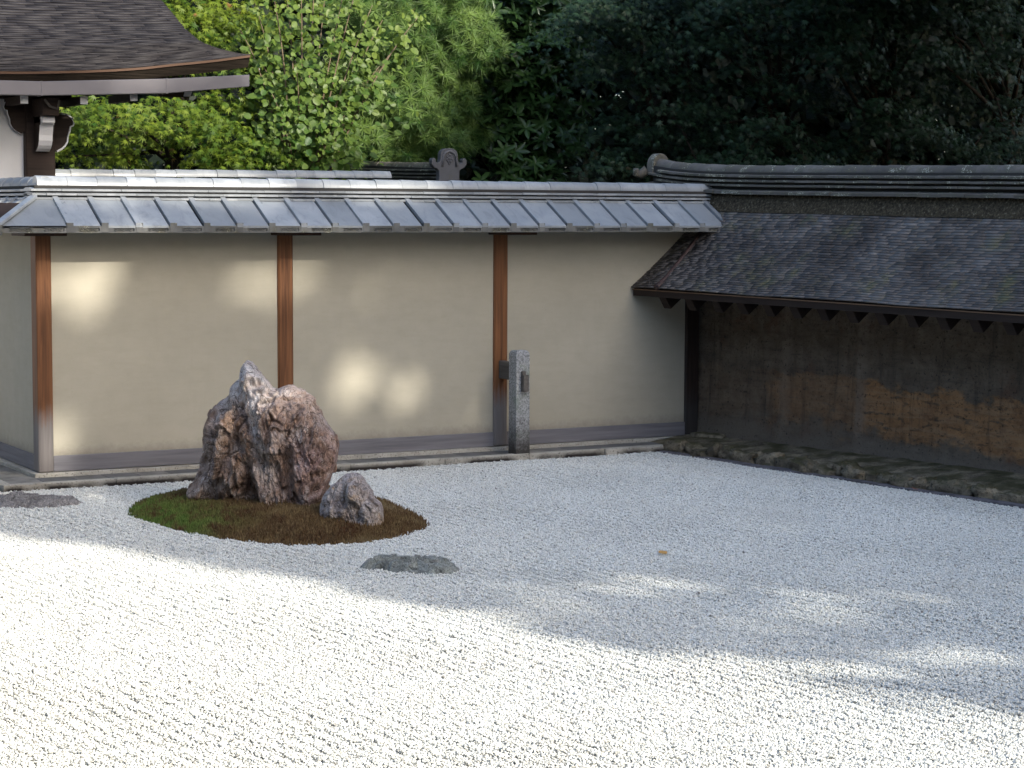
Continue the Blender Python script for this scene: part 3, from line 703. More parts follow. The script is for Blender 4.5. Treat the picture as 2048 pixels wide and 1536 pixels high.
# ledge of packed earth behind the boulders
nx, ny = 160, 16
lx, ly = np.meshgrid(np.linspace(-.1, LW, nx), np.linspace(-.70, .05, ny)); lx = lx.ravel(); ly = ly.ravel()
lz = .055 + .045*np.clip((ly+.6)/.55, 0, 1) + .012*fbm(np.stack([lx*4, ly*4, lx*0], 1), 4) - .09*np.clip((-.60-ly)/.1, 0, 1) + .008*lx*np.clip((ly+.7)/.5, 0, 1)
idx = np.arange(nx*ny).reshape(ny, nx)
F = np.stack([idx[:-1,:-1], idx[:-1,1:], idx[1:,1:], idx[1:,:-1]], -1).reshape(-1, 4)
link('ledge', fast_mesh('ledge', np.stack([lx, ly, lz], 1), F, M['footing'], smooth=True), ft)
l = .30; k = 0
while l < LW:
    w = random.choice((random.uniform(.09, .16), random.uniform(.14, .26), random.uniform(.24, .42)))
    hgt = random.uniform(.045, .075) + .09*max(0, w-.2)
    V, F = blob(26, 15, w/2*1.05, random.uniform(.055, .10), hgt, .26, k*1.7+.3, 2.0, random.uniform(.5, .8))
    V = V*(1 + facets(V, 26, 1.6, 300+k, (1, 1, 1))[:,None]*3.0)
    o = link('boulder', fast_mesh('boulder', V, F, M['footing'], smooth=False), ft, (l+w/2, -.62 + random.uniform(-.045, .045), .030 + random.uniform(-.02, .022)), random.uniform(-.3, .3)); o.rotation_euler[1] = random.uniform(-.25, .25)
    l += w*random.uniform(.86, 1.0); k += 1
l = -.35
while l < LW:
    w = random.uniform(.35, .8); b = MB().box(l, l+w-.008, -.775 + random.uniform(-.006, .006), -.685, -.04, .014)
    b.v = [(a + random.uniform(-.006, .006), c_ + random.uniform(-.008, .008), e + random.uniform(-.004, .004)) for a, c_, e in b.v]
    b.build('edging_stone', M['edging'], ft, bevel=.005); l += w
V, F = blob(16, 9, .20, .06, .045, .12, 91.3, 2, .5)
link('boulder', fast_mesh('boulder', V, F, M['footing'], smooth=False), ft, (.24, -.09, .09), .2)

# ------------------------------------------------------------------ rocks and moss island
def star_outline(pts, c, n):
    """radius of a closed outline about c, resampled at n angles."""
    P = np.array(pts, float) - c; A = np.unwrap(np.arctan2(P[:,1], P[:,0])); Rr = np.hypot(P[:,0], P[:,1])
    if A[-1] < A[0]: A, Rr = A[::-1], Rr[::-1]
    base = A[0]; A = np.concatenate([A, [A[0]+2*np.pi]]); Rr = np.concatenate([Rr, [Rr[0]]])
    q = np.linspace(base, base+2*np.pi, n, endpoint=False)
    P2 = np.concatenate([P if np.arctan2(P[0,1],P[0,0])==base or True else P, P[:1]])
    return q, np.interp(q, A, Rr)
def sculpt(name, outline, c, front, thick, back, mat, nphi=300, nrho=90, shear=0.0, fine=.012, strata=(7, 2.2), seed=1.0, ex=2.2):
    q, Rr = star_outline(outline, np.array(c), nphi)
    rho = np.linspace(0, 1, nrho)**.85
    Q, Rh = np.meshgrid(q, rho); RR = np.tile(Rr, (nrho, 1))*Rh
    x = (c[0] + RR*np.cos(Q)).ravel(); z = (c[1] + RR*np.sin(Q)).ravel(); rh = Rh.ravel()
    prof = np.clip(1-rh**ex, 0, 1)**.5
    yf = -thick*prof + front(x, z)*np.clip((1-rh)*5, 0, 1); yb = back*prof
    idx = np.arange(nphi*nrho).reshape(nrho, nphi)
    Ff = np.stack([idx[:-1], np.roll(idx[:-1], -1, 1), np.roll(idx[1:], -1, 1), idx[1:]], -1).reshape(-1, 4)
    nb = nphi*nrho
    V = np.concatenate([np.stack([x, yf, z], 1), np.stack([x, yb, z], 1)])
    Fb = Ff[:, ::-1] + nb
    # weld the outline ring
    ring_f = idx[-1]; mp = np.arange(2*nb); mp[ring_f + nb] = ring_f
    Fb = mp[Fb]; F = np.concatenate([Ff[:, ::-1], Fb[:, ::-1]])
    V[:,1] += shear*V[:,0]
    S = np.stack([V[:,0]*strata[0], V[:,1]*strata[0]*.7, V[:,2]*strata[1] + V[:,0]*1.2], 1)
    w = np.clip((1-np.concatenate([rh, rh]))*6, .25, 1)
    dn = fine*(ridged(S + seed, 5) - .6) + fine*.8*fbm(V*9 + seed, 5)
    cx = np.array([c[0], 0, c[1]]); N = V - cx; N[:,1] *= 1.8; N /= np.linalg.norm(N, axis=1)[:,None] + 1e-9
    fk = max(.62, np.ptp(V[:,2])/1.2)
    dn = dn*.45 + fk*(facets(V, 36, .34, int(seed*10)) + facets(V, 150, .30, int(seed*10)+1, (1, 1, .5))) + fk**.5*facets(V, 900, .20, int(seed*10)+2, (1, 1, .4))
    V = V + N*(dn*w)[:,None]
    return fast_mesh(name, V, F, mat, smooth=False)
def seg_ridge(x, z, pts, amp, wid):
    """raised rib along a polyline in the (x,z) plane."""
    best = np.full(x.shape, 9.)
    for (x0, z0), (x1, z1) in zip(pts[:-1], pts[1:]):
        dx, dz = x1-x0, z1-z0; t = np.clip(((x-x0)*dx + (z-z0)*dz)/(dx*dx+dz*dz), 0, 1)
        best = np.minimum(best, np.hypot(x-x0-t*dx, z-z0-t*dz))
    return amp*np.exp(-(best/wid)**2)
K = 277.6
def px(pts, x0=530, y0=1018, k=K): return [((a-x0)/k, (y0-b)/k) for a, b in pts]
OUT1 = px([(375,978),(393,934),(399.5,904),(401,888),(398.8,862),(407.6,843),(422,820),(435,804),(454.8,787),(458,774),(479,758),(480.8,739),(489,727),(498.7,721.7),(510,729),(520,743.5),(534.5,758),(547.5,774),(557,776),(568.7,769.5),(583,763),(594.7,766),(620.7,777.6),(637,789),(638.6,800),(650,820),(663,839.5),(676,855.7),(681,872),(683,888),(681,908),(672.8,930.6),(663,953),(653,982.6),(636,1005),(632,1040),(600,1062),(560,1060),(500,1050),(430,1035),(385,1015),(372,995)])
def front1(x, z):
    f = 0
    P = lambda L: px(L)
    f = f - seg_ridge(x, z, P([(500,735),(508,790),(514,850),(532,930),(560,1000)]), .040, .07)     # main crest
    f = f - seg_ridge(x, z, P([(470,780),(462,860),(452,930)]), .09, .06)
    f = f - seg_ridge(x, z, P([(430,830),(425,900),(410,960)]), .06, .06)
    f = f - seg_ridge(x, z, P([(485,905),(488,948)]), .10, .045)                                    # knob
    f = f + seg_ridge(x, z, P([(490,800),(487,870)]), .07, .035)                                    # gully
    f = f + seg_ridge(x, z, P([(512,950),(505,992),(520,1000)]), .12, .05)                          # hollow at the foot
    f = f + seg_ridge(x, z, P([(575,860),(572,900),(566,950)]), .018, .014)
    f = f + seg_ridge(x, z, P([(598,830),(606,870),(640,930)]), .025, .016)
    f = f - seg_ridge(x, z, P([(560,800),(600,830),(640,880)]), .05, .10) - seg_ridge(x, z, P([(546,785),(552,830),(560,880)]), .085, .075)
    f = f + .10*np.clip((z-.62)*1.2, 0, 1) + .06*np.clip((x-.25)*2, 0, 1)
    f = f + .035*fbm(np.stack([x*5, z*3.2, x*0+4], 1), 4) - .02*ridged(np.stack([x*16+z*4, z*3.5, x*0], 1), 3)
    return f
def m_rock(name, pal, tint_fn=None, scale=1.0):
    g = G(name); p = g.obj()
    wv = g.n('ShaderNodeVectorMath', operation='MULTIPLY_ADD'); g.l(g.noise(p, 9*scale, 4, .6, 0, 'Color'), wv.inputs[0]); wv.inputs[1].default_value = (.09/scale,)*3; g.l(p, wv.inputs[2]); d = wv.outputs[0]
    n1 = g.noise(p, 4.5*scale, 7, .68, .6); n2 = g.noise(d, 17*scale, 6, .75); st = g.noise(g.mapv(d, (26*scale, 26*scale, 6*scale), rot=(0, .25, 0)), 1, 6, .72, 1.0)
    fs = g.noise(g.mapv(d, (70*scale, 70*scale, 22*scale), rot=(0, -.3, 0)), 1, 4, .7)
    col = g.ramp(n1, [(.30, pal[0]), (.44, pal[1]), (.55, pal[2]), (.68, pal[3])])
    if tint_fn: col = tint_fn(g, p, col, n1, n2, st)
    vein = g.math('MULTIPLY', g.ramp(st, [(.55, 0), (.66, 1)]), g.ramp(n1, [(.4, .25), (.6, 1)])); col = g.mix(g.math('MULTIPLY', vein, .75), col, pal[4])
    dk = g.ramp(st, [(.34, 1), (.44, 0)]); col = g.mix(g.math('MULTIPLY', dk, .75), col, tuple(c*.35 for c in pal[0]))
    col = g.mix(g.ramp(fs, [(.36, .6), (.46, 0)]), col, tuple(c*.4 for c in pal[0])); col = g.mix(g.ramp(fs, [(.58, 0), (.70, .5)]), col, pal[4])
    cr = g.vor(g.mapv(d, (1, 1, .55)), 10*scale, 'DISTANCE_TO_EDGE'); c1 = g.mr(cr, 0, .035, 1, 0); cr2 = g.vor(g.mapv(d, (1, 1, .7)), 27*scale, 'DISTANCE_TO_EDGE'); c2 = g.math('MULTIPLY', g.mr(cr2, 0, .05, 1, 0), g.ramp(n2, [(.4, 0), (.55, 1)]))
    cm_ = g.math('MAXIMUM', g.math('MULTIPLY', c1, g.ramp(n1, [(.35, .3), (.5, 1)])), c2); col = g.mix(g.math('MULTIPLY', cm_, .8), col, tuple(c*.22 for c in pal[0]))
    h = g.math('ADD', g.math('MULTIPLY', st, 1.5), g.math('ADD', g.math('ADD', g.math('MULTIPLY', n2, .9), g.math('MULTIPLY', fs, .5)), g.math('MULTIPLY', cm_, -.5)))
    return g.fin(col, .7, g.bump(h, .8, .018/scale), .35)
def tint1(g, p, col, n1, n2, st):
    X, Y, Z = g.sep(p)
    purple = g.math('MULTIPLY', g.mr(X, .12, .32, 0, 1), g.mr(g.math('ADD', Z, g.math('MULTIPLY', n1, .5)), .95, .75, 0, 1))
    col = g.mix(g.math('MULTIPLY', g.math('MULTIPLY', purple, .7), g.ramp(n1, [(.4, .15), (.58, 1)])), col, g.mix(n2, (.20, .10, .105), (.42, .27, .28)))
    dark = g.math('MULTIPLY', g.mr(X, -.16, -.30, 0, 1), g.ramp(n1, [(.35, 1), (.6, .2)])); col = g.mix(g.math('MULTIPLY', dark, .75), col, (.11, .075, .055))
    ochre = g.mr(g.math('ADD', g.math('ABSOLUTE', g.math('ADD', X, .18)), g.math('MULTIPLY', n1, .3)), .12, .28, .6, 0)
    col = g.mix(g.math('MULTIPLY', ochre, g.mr(Z, .35, .7, 0, 1)), col, (.34, .19, .08))
    wh = g.math('MULTIPLY', g.mr(Z, .70, .86, 0, 1), g.mr(X, .14, .0, .3, 1))
    wh = g.math('MAXIMUM', wh, g.math('MULTIPLY', g.mr(g.math('ABSOLUTE', g.math('ADD', X, g.mr(Z, 0, .95, -.1, .08))), .02, .07, .9, 0), g.mr(Z, .25, .6, .2, 1)))
    return g.mix(g.math('MULTIPLY', wh, g.ramp(n2, [(.35, .2), (.6, 1)])), col, (.74, .70, .67))
PAL1 = ((.20, .118, .08), (.40, .265, .195), (.53, .41, .345), (.58, .50, .455), (.82, .78, .75))
M['rock1'] = m_rock('banded_rock', PAL1, tint1)
me = sculpt('standing_rock', OUT1, (.02, .42), front1, .30, .30, M['rock1'], 420, 140, -.55, .015, (9, 2.6), 2.7, 3.6)
o = link('standing_rock', me, None, (1.000, -2.305, -.01)); o.scale = (1.02, 1.0, 1.045); o.rotation_euler = (0, 0, math.atan2(-.4829, .8757))
tag(o, 'tall jagged brown and purple rock with a pale pointed peak, standing on moss', 'rock')
OUT2 = px([(645,1005),(650,992),(660,979),(673,966),(686,953),(705,946),(718,948),(731,966),(744,982.6),(747.6,992),(757,999),(762,1012),(761,1038),(757,1065),(741,1080),(708,1078),(679,1070),(655,1058),(645,1035)], 705, 1050, 290)
def front2(x, z):
    f = -seg_ridge(x, z, px([(700,950),(708,985),(735,1010),(752,1045)], 705, 1050, 290), .07, .04)
    f = f + seg_ridge(x, z, px([(690,990),(720,1000),(735,985)], 705, 1050, 290), .04, .025) + .03*fbm(np.stack([x*7, z*6, x*0+9], 1), 4) - .012*ridged(np.stack([x*14, z*14, x*0], 1), 3)
    return f
PAL2 = ((.22, .175, .16), (.40, .34, .315), (.52, .465, .435), (.44, .30, .18), (.70, .65, .63))
M['rock2'] = m_rock('pale_rock', PAL2, None, 1.5)
me = sculpt('small_rock', OUT2, (.0, .14), front2, .17, .17, M['rock2'], 220, 80, -.25, .010, (12, 7), 5.0, 3.0)
o = link('small_rock', me, None, (1.230, -3.355, 0)); o.scale = (1.08, 1.05, 1.10); o.rotation_euler = (0, 0, math.atan2(-.4829, .8757))
tag(o, 'small pale angular rock leaning at the foot of the tall rock', 'rock')

def flat_rock(name, label, outline, loc, height, mat, seed, tilt=0.0):
    c = np.mean(np.array(outline), 0); q, Rr = star_outline(outline, c, 160); Rr = Rr*(1 + .10*pnoise(np.stack([np.cos(q)*3, np.sin(q)*3, q*0+seed], 1)) + .07*pnoise(np.stack([np.cos(q)*9, np.sin(q)*9, q*0+seed], 1))); rho = np.linspace(0, 1, 46)
    Q, Rh = np.meshgrid(q, rho); RR = np.tile(Rr, (46, 1))*Rh
    x = (c[0]+RR*np.cos(Q)).ravel(); y = (c[1]+RR*np.sin(Q)).ravel(); rh = Rh.ravel()
    P = np.stack([x, y, x*0+seed], 1)
    top = height*(.78 + .9*fbm(P*np.array([4, 7, 1]), 4)*.5)
    top = top + .013*ridged(P*np.array([2.6, 9, 1]), 3) - .008 + .6*facets(P*np.array([1, 1.6, 0]), 40, .22, int(seed*7), (1, 1.5, 1))
    st = np.round((top + .010*fbm(P*np.array([9, 16, 1]), 3) + tilt*y)/.018)*.018*.8 + top*.2        # split layers
    z = st*np.clip((1-rh**6), 0, 1) - .05*rh**9 + .005*ridged(P*np.array([8, 34, 1]), 4)*np.clip((1-rh)*6, 0, 1)
    idx = np.arange(len(x)).reshape(46, 160)
    F = np.stack([idx[:-1], idx[1:], np.roll(idx[1:], -1, 1), np.roll(idx[:-1], -1, 1)], -1).reshape(-1, 4)
    o = link(name, fast_mesh(name, np.stack([x, y, z], 1), F, mat, smooth=False), None, loc); o.rotation_euler = (0, 0, math.atan2(-.4829, .8757))
    return tag(o, label, 'rock')
M['rock3'] = m_rock('green_grey_slab', ((.11, .115, .108), (.25, .27, .25), (.36, .39, .355), (.23, .21, .20), (.54, .58, .53)), None, 2.2)
M['rock4'] = m_rock('grey_slab', ((.11, .104, .10), (.24, .228, .216), (.36, .34, .32), (.41, .375, .35), (.56, .525, .50)), None, 2.2)
flat_rock('flat_rock', 'low green grey layered slab half sunk in gravel, in front of the moss island', [(-.30,.02),(-.27,.12),(-.15,.22),(0,.23),(.12,.20),(.24,.14),(.29,.02),(.31,-.12),(.20,-.22),(.06,-.23),(-.06,-.18),(-.15,-.08),(-.24,-.05)], (.875, -4.965, .0), .064, M['rock3'], 3.3).scale = (1.14, .95, 1)
flat_rock('flat_rock', 'low dark grey slab sunk in gravel near the corner of the plaster wall', [(-.62,.10),(-.45,.30),(-.1,.36),(.12,.16),(.34,.02),(.30,-.16),(.14,-.30),(-.12,-.36),(-.35,-.30),(-.55,-.10)], (-.27, -1.15, 0), .045, M['rock4'], 8.1).scale = (.86, .8, 1)

# moss island
mc = MOSS.mean(0)
def mound_z(P2):          # height of the mound at world points
    best = np.full(len(P2), 9.)
    for i in range(len(MOSS_W)):
        a, b = MOSS_W[i], MOSS_W[(i+1) % len(MOSS_W)]; d = b-a; t = np.clip(((P2-a)@d)/(d@d), 0, 1)
        best = np.minimum(best, np.linalg.norm(P2-a-t[:,None]*d, axis=1))
    h = .125*(1-np.exp(-best/.33)) + (.018*fbm(np.c_[P2*4, np.zeros(len(P2))], 3) + .012*fbm(np.c_[P2*17, np.zeros(len(P2))+3], 2))*np.clip(best*9, .2, 1)
    return h, best
g = G('moss'); p = g.pos(); n1 = g.noise(p, 4.2, 6, .7, .6); n2 = g.noise(p, 38, 4, .7); X, Y, Z = g.sep(p)
gm = g.math('MULTIPLY', g.math('MULTIPLY', g.mr(X, .75, .25, 0, 1), g.mr(Y, -3.35, -2.9, 0, 1)), g.ramp(n1, [(.40, 0), (.53, 1)]))
brown = g.mix(g.ramp(n1, [(.35, 0), (.65, 1)]), (.068, .034, .018), (.17, .118, .055)); brown = g.mix(g.ramp(n2, [(.5, 0), (.72, .7)]), brown, (.27, .21, .11)); green = g.mix(g.ramp(n2, [(.3, 0), (.7, 1)]), (.035, .075, .014), (.18, .26, .065))
pale = g.ramp(g.noise(p, 2.1, 4), [(.54, 0), (.66, .6)])
col = g.mix(gm, brown, green); col = g.mix(g.math('MULTIPLY', pale, g.mr(X, .55, .9, 0, 1)), col, (.24, .19, .11))
M['moss'] = g.fin(col, .9, None, .1)
mi = empty('moss_island', 'low mound of green and brown moss around the standing rocks', 'moss', (1.0, -2.3, 0))
rr = np.linspace(0, 1, 26); V = []
mcw = MOSS_W.mean(0); ring = np.concatenate([MOSS_W, MOSS_W[:1]])
tt = np.linspace(0, len(MOSS_W), 97)[:-1]; rx_ = np.interp(tt, np.arange(len(ring)), ring[:,0]); ry_ = np.interp(tt, np.arange(len(ring)), ring[:,1])
P2 = np.concatenate([np.stack([mcw[0]+(rx_-mcw[0])*k, mcw[1]+(ry_-mcw[1])*k], 1) for k in rr]); hz, _ = mound_z(P2)
idx = np.arange(26*96).reshape(26, 96); F = np.stack([idx[:-1], idx[1:], np.roll(idx[1:], -1, 1), np.roll(idx[:-1], -1, 1)], -1).reshape(-1, 4)
link('mound', fast_mesh('mound', np.c_[P2 - np.array([1.0, -2.3]), hz - .012], F, M['moss'], smooth=True), mi)
xs, ys = np.meshgrid(np.arange(-.4, 2.9, .0125), np.arange(-4.4, -.6, .0125)); P2 = np.stack([xs.ravel(), ys.ravel()], 1) + rng.uniform(-.007, .007, (xs.size, 2))
P2 = P2[inside(P2, MOSS_W + (MOSS_W - mcw)*.012)]; hz, bd = mound_z(P2)
me = bpy.data.meshes.new('moss_tufts'); me.vertices.add(len(P2)); me.vertices.foreach_set('co', np.c_[P2 - np.array([1.0, -2.3]), hz - .010].astype(np.float32).ravel()); me.update()
mt = tag(link('moss_tufts', me, mi), kind='stuff')
def mb_(ng, inst):
    c = ng.nodes.new('GeometryNodeMeshCone'); c.inputs['Vertices'].default_value = 5; c.inputs['Radius Top'].default_value = .0012; c.inputs['Radius Bottom'].default_value = .007; c.inputs['Depth'].default_value = .034
    sm = ng.nodes.new('GeometryNodeSetMaterial'); sm.inputs['Material'].default_value = M['moss']
    ng.links.new(c.outputs[0], sm.inputs[0]); ng.links.new(sm.outputs[0], inst.inputs['Instance'])
    ng.links.new(rnd_vec(ng, (-.4,-.4,-3.14), (.4,.4,3.14), 8), inst.inputs['Rotation']); ng.links.new(rnd_vec(ng, (.6,.6,.5), (1.3,1.3,1.25), 9), inst.inputs['Scale'])
gn_instances(mt, mb_)

# fallen leaves on the gravel
def fallen(name, label, loc, rot, L, W_, col):
    b = MB(); pts = [(-.55, 0, .0), (-.5, .0, .004), (-.25, .38, .02), (.1, .5, .025), (.35, .3, .03), (.5, 0, .05), (.35, -.3, .01), (.1, -.5, -.0), (-.25, -.38, -.0)]
    b.v = [(a*L, c_*W_, e*L*4*.5) for a, c_, e in pts] + [(0, 0, .0)]
    for i in range(9): b.f.append((i, (i+1) % 9, 9))
    g = G(name + '_skin'); n = g.noise(g.obj(), 60, 3); mt_ = g.fin(g.mix(n, tuple(c*.6 for c in col), col), .6)
    o = b.build(name, mt_); o.location = loc; o.rotation_euler = rot; s_ = o.modifiers.new('thickness', 'SOLIDIFY'); s_.thickness = .0015
    return tag(o, label, 'leaf')
fallen('fallen_leaf', 'single yellow fallen leaf lying on open gravel', (2.526, -5.274, .022), (.25, .1, .35), .085, .05, (.62, .36, .10))
fallen('fallen_leaf', 'tiny orange fallen leaf at the gravel edge below the boulders', (5.96, -3.63, .026), (.3, .1, 1.2), .055, .06, (.55, .14, .04))

# ------------------------------------------------------------------ gate house at the left, behind the plaster wall
gh = empty('gate_house', 'gate building with curved shingle roof, white wall and long metal gutter', 'building', (0, 0, 0))
MB().box(-3.0, .80, 3.14, 3.30, -.05, 3.22).build('wall', M['white_plaster'], gh)
MB().box(.80, 1.08, 3.05, 3.33, -.05, 3.25).build('post', M['dark_wood'], gh, bevel=.01)
MB().box(-3.0, 1.25, 3.06, 3.28, 3.225, 3.40).build('beam', M['dark_wood'], gh, bevel=.005)
MB().box(.86, 1.02, 2.70, 3.05, 3.06, 3.22).build('beam', M['dark_wood'], gh, bevel=.005)
MB().box(.88, 1.00, 2.78, 3.049, 2.995, 3.055).build('bearing_block', M['white_paint'], gh, bevel=.004)
def nosing(name, fn, w, mat_side):
    """carved beam end: dark cheeks, white painted rim."""
    pr = [(0, .02), (0, .36), (.08, .37), (.15, .36), (.20, .32), (.215, .27), (.205, .245), (.18, .24), (.175, .20), (.155, .15), (.15, .10), (.125, .055), (.09, .025), (.04, .0)]
    b = MB(); b.prism(pr, -w, w, fn); o = b.build(name, M['white_paint'], gh)
    o.data.materials.append(mat_side); n = len(o.data.polygons); o.data.polygons[n-1].material_index = 1; o.data.polygons[n-2].material_index = 1
nosing('nosing', lambda a, p, q: (1.08 + p, 3.19 + a, 2.735 + q), .05, M['dark_wood'])
rim_ = [(.08, .365), (.15, .355), (.195, .32), (.208, .27), (.198, .25), (.175, .243), (.168, .20), (.148, .15), (.143, .10), (.12, .06), (.085, .03), (.04, .006)]
MB().tube([(1.08 + p, 3.134, 2.735 + q) for p, q in rim_], .009, 5).build('nosing_rim', M['white_paint'], gh)
nosing('nosing', lambda a, p, q: (.945 + a, 3.05 - p, 2.735 + q), .065, M['dark_wood'])
nosing('nosing', lambda a, p, q: (.66 - p*.9 + .14, 3.10 + a*.4, 2.90 + q*.9), .05, M['dark_wood'])
YP = np.array([2.55, 2.8, 3.35, 3.91, 4.35, 4.72, 5.10]); ZP = np.array([3.668, 3.690, 3.778, 3.89, 4.047, 4.23, 4.42])
SX = np.array([-4., 0, .43, 1.17, 1.85, 2.34, 2.85]); SZ = np.array([-.245, -.243, -.240, -.210, -.145, -.075, 0])
def gsurf(u, t):
    y = 2.55 + 2.55*t; return (u, y, float(np.interp(y, YP, ZP) + np.interp(u, SX, SZ)*(1-.85*t) + .003*math.sin(u*7+t*9)))
def gate_sheet(off, t0, t1, nu=60, nt=24):
    P = [[np.array(gsurf(-3 + 5.85*i/nu, t0 + (t1-t0)*j/nt)) + np.array([0, 0, off]) for i in range(nu+1)] for j in range(nt+1)]
    return P
b = MB(); nu, nt_ = 60, 24; A = gate_sheet(-.012, 0, 1); B = gate_sheet(-.11, 0.02, 1)
n = (nu+1); b.v = [tuple(q) for r in A for q in r] + [tuple(q) for r in B for q in r]; o_ = (nu+1)*(nt_+1)
for j in range(nt_):
    for i in range(nu):
        b.f.append((j*n+i, j*n+i+1, (j+1)*n+i+1, (j+1)*n+i)); b.f.append((o_+j*n+i, o_+(j+1)*n+i, o_+(j+1)*n+i+1, o_+j*n+i+1))
for i in range(nu): b.f.append((i, o_+i, o_+i+1, i+1)); b.f.append((nt_*n+i, nt_*n+i+1, o_+nt_*n+i+1, o_+nt_*n+i))
for j in range(nt_): b.f.append((j*n+nu, o_+j*n+nu, o_+(j+1)*n+nu, (j+1)*n+nu)); b.f.append((j*n, (j+1)*n, o_+(j+1)*n, o_+j*n))
g = G('bark_edge'); p = g.pos(); nn = g.noise(g.mapv(p, (3, 3, 60)), 1, 4, .7)
gr = b.build('roof', g.fin(g.ramp(nn, [(.3, (.010, .008, .006)), (.7, (.040, .031, .023))]), .9, g.bump(nn, .6, .01), .1), gh)
git = shingles(gsurf, [i/46 for i in range(47)], lambda t: (-3.0, 2.853), .25, .60, .018, rnd=random.Random(21), tidy=True)
g = G('gate_shingle'); p = g.pos(); at = g.attr('tint'); n1 = g.noise(p, 1.4, 5)
M['gshingle'] = g.fin(g.ramp(g.math('ADD', g.math('MULTIPLY', at, .18), g.math('MULTIPLY', n1, .9)), [(.3, (.012, .010, .011)), (.6, (.024, .021, .022)), (.9, (.042, .037, .037))]), .6, g.bump(g.noise(p, 60, 3), .4, .004), .35)
tag(link('shingles', boxes_mesh('shingles', git, M['gshingle']), gr), kind='stuff')
# back slope of the gate roof
b = MB(); z0 = gsurf(0, 1)[2]
b.hexa([(-3,5.10,4.27),(2.85,5.10,4.31),(2.85,6.9,3.5),(-3,6.9,3.4),(-3,5.10,4.37),(2.85,5.10,4.41),(2.85,6.9,3.6),(-3,6.9,3.5)]); b.build('back_slope', M['gshingle'], gr)
pts = [(u, 2.545, gsurf(u, 0)[2] - .004) for u in np.linspace(-3, 2.85, 40)]
b = MB(); pr = [(-.006, -.010), (-.006, .012), (.010, .012), (.010, -.010)]
for p0, p1 in zip(pts[:-1], pts[1:]):
    b.hexa([(p0[0],p0[1]-.006,p0[2]-.010),(p1[0],p1[1]-.006,p1[2]-.010),(p1[0],p1[1]+.01,p1[2]-.010),(p0[0],p0[1]+.01,p0[2]-.010),(p0[0],p0[1]-.006,p0[2]+.012),(p1[0],p1[1]-.006,p1[2]+.012),(p1[0],p1[1]+.01,p1[2]+.012),(p0[0],p0[1]+.01,p0[2]+.012)])
b.build('eave_strip', G('copper_edge').fin((.085, .040, .018), .6, None, .4), gr)
g = G('gutter_metal'); n = g.noise(g.pos(), 3, 4)
M['gutter'] = g.fin(g.mix(n, (.15, .14, .148), (.20, .187, .195)), .5, None, .4)
GX = [(-3.0, .78), (.784, 1.97), (1.974, 2.80)]
def gut(x): return float(np.interp(x, [-3, .42, 1.97, 2.80], [3.20, 3.209, 3.283, 3.372])), float(np.interp(x, [-3, .42, 1.97, 2.80], [3.325, 3.334, 3.418, 3.484]))
for a, c_ in GX:
    (z0, z1), (z2, z3) = gut(a), gut(c_); b = MB()
    b.hexa([(a,2.44,z0),(c_,2.44,z2),(c_,2.56,z2),(a,2.56,z0),(a,2.44,z1),(c_,2.44,z3),(c_,2.56,z3),(a,2.56,z1)]); b.build('gutter', M['gutter'], gh, bevel=.004)
for x in (.78, 1.97):
    z0, z1 = gut(x); MB().box(x-.006, x+.008, 2.435, 2.565, z0-.004, z1+.004).build('gutter_joint', M['gutter'], gh)
for x, z in ((.66, 3.19), (1.22, 3.20), (1.70, 3.245)):
    MB().box(x-.035, x+.035, 2.60, 3.25, z-.035, z+.04).build('rafter', M['dark_wood'], gh, bevel=.003)
    MB().box(x-.034, x+.034, 2.585, 2.5995, z-.034, z+.039).build('rafter_cap', M['white_paint'], gh)
b = MB(); b.prism([(2.62,.06),(2.60,.0),(2.66,-.07),(2.76,-.06),(2.9,.02),(3.3,.05),(3.3,.12),(2.7,.12)], 2.0, 2.24, lambda a, p, q: (a, p, 3.33+q)); b.build('rafter', M['dark_wood'], gh)
b = MB(); b.prism([(2.60,.055),(2.585,.0),(2.645,-.075),(2.675,-.065),(2.625,.0),(2.635,.055)], 2.21, 2.28, lambda a, p, q: (a, p, 3.345+q)); b.build('rafter_cap', M['white_paint'], gh)
MB().tube([(.86,2.62,3.20),(.92,2.66,3.14),(1.0,2.7,3.12),(1.02,2.7,3.20)], .012, 6).build('rain_chain_pipe', M['weathered'], gh, smooth=True)

# ------------------------------------------------------------------ tiled wall and roof further back
rw = empty('rear_wall', 'rear garden wall whose pale capping tiles show above the front roof', 'wall', (0, 6.6, 0))
rw['kind'] = 'thing'
MB().box(1.2, 6.15, -.08, .08, -.05, 2.40).build('wall_body', M['plaster'], rw)
MB().prism([(-.30,2.28),(-.29,2.30),(0,2.50),(.29,2.30),(.30,2.28)], 1.2, 6.15, lambda a, p, q: (a, p, q)).build('roof', M['tile'], rw)
nmesh = noshi_mesh(.248, .115, .030, M['tile']); x = 1.2
while x < 5.95:
    link('ridge_tile', nmesh, rw, (x, 0, 2.508)); link('ridge_tile', nmesh, rw, (x, 0, 2.474))
    o = link('cap_tile', cm, rw, (x + .1, random.uniform(-.004,.004), 2.552 + .007*(x-1.2) + random.uniform(-.002,.002))); o.rotation_euler = (random.uniform(-.03,.03), random.uniform(-.006,.006), 0); x += RL
rr_ = empty('ornament_roof', 'dark tiled roof ridge ending in a carved crest tile, in front of the pine', 'roof', (7.20, 6.9, 0))
rr_['kind'] = 'thing'
def rz(y): return 2.80 + .05*(y/3.2)**2 + .012*y
b = MB()
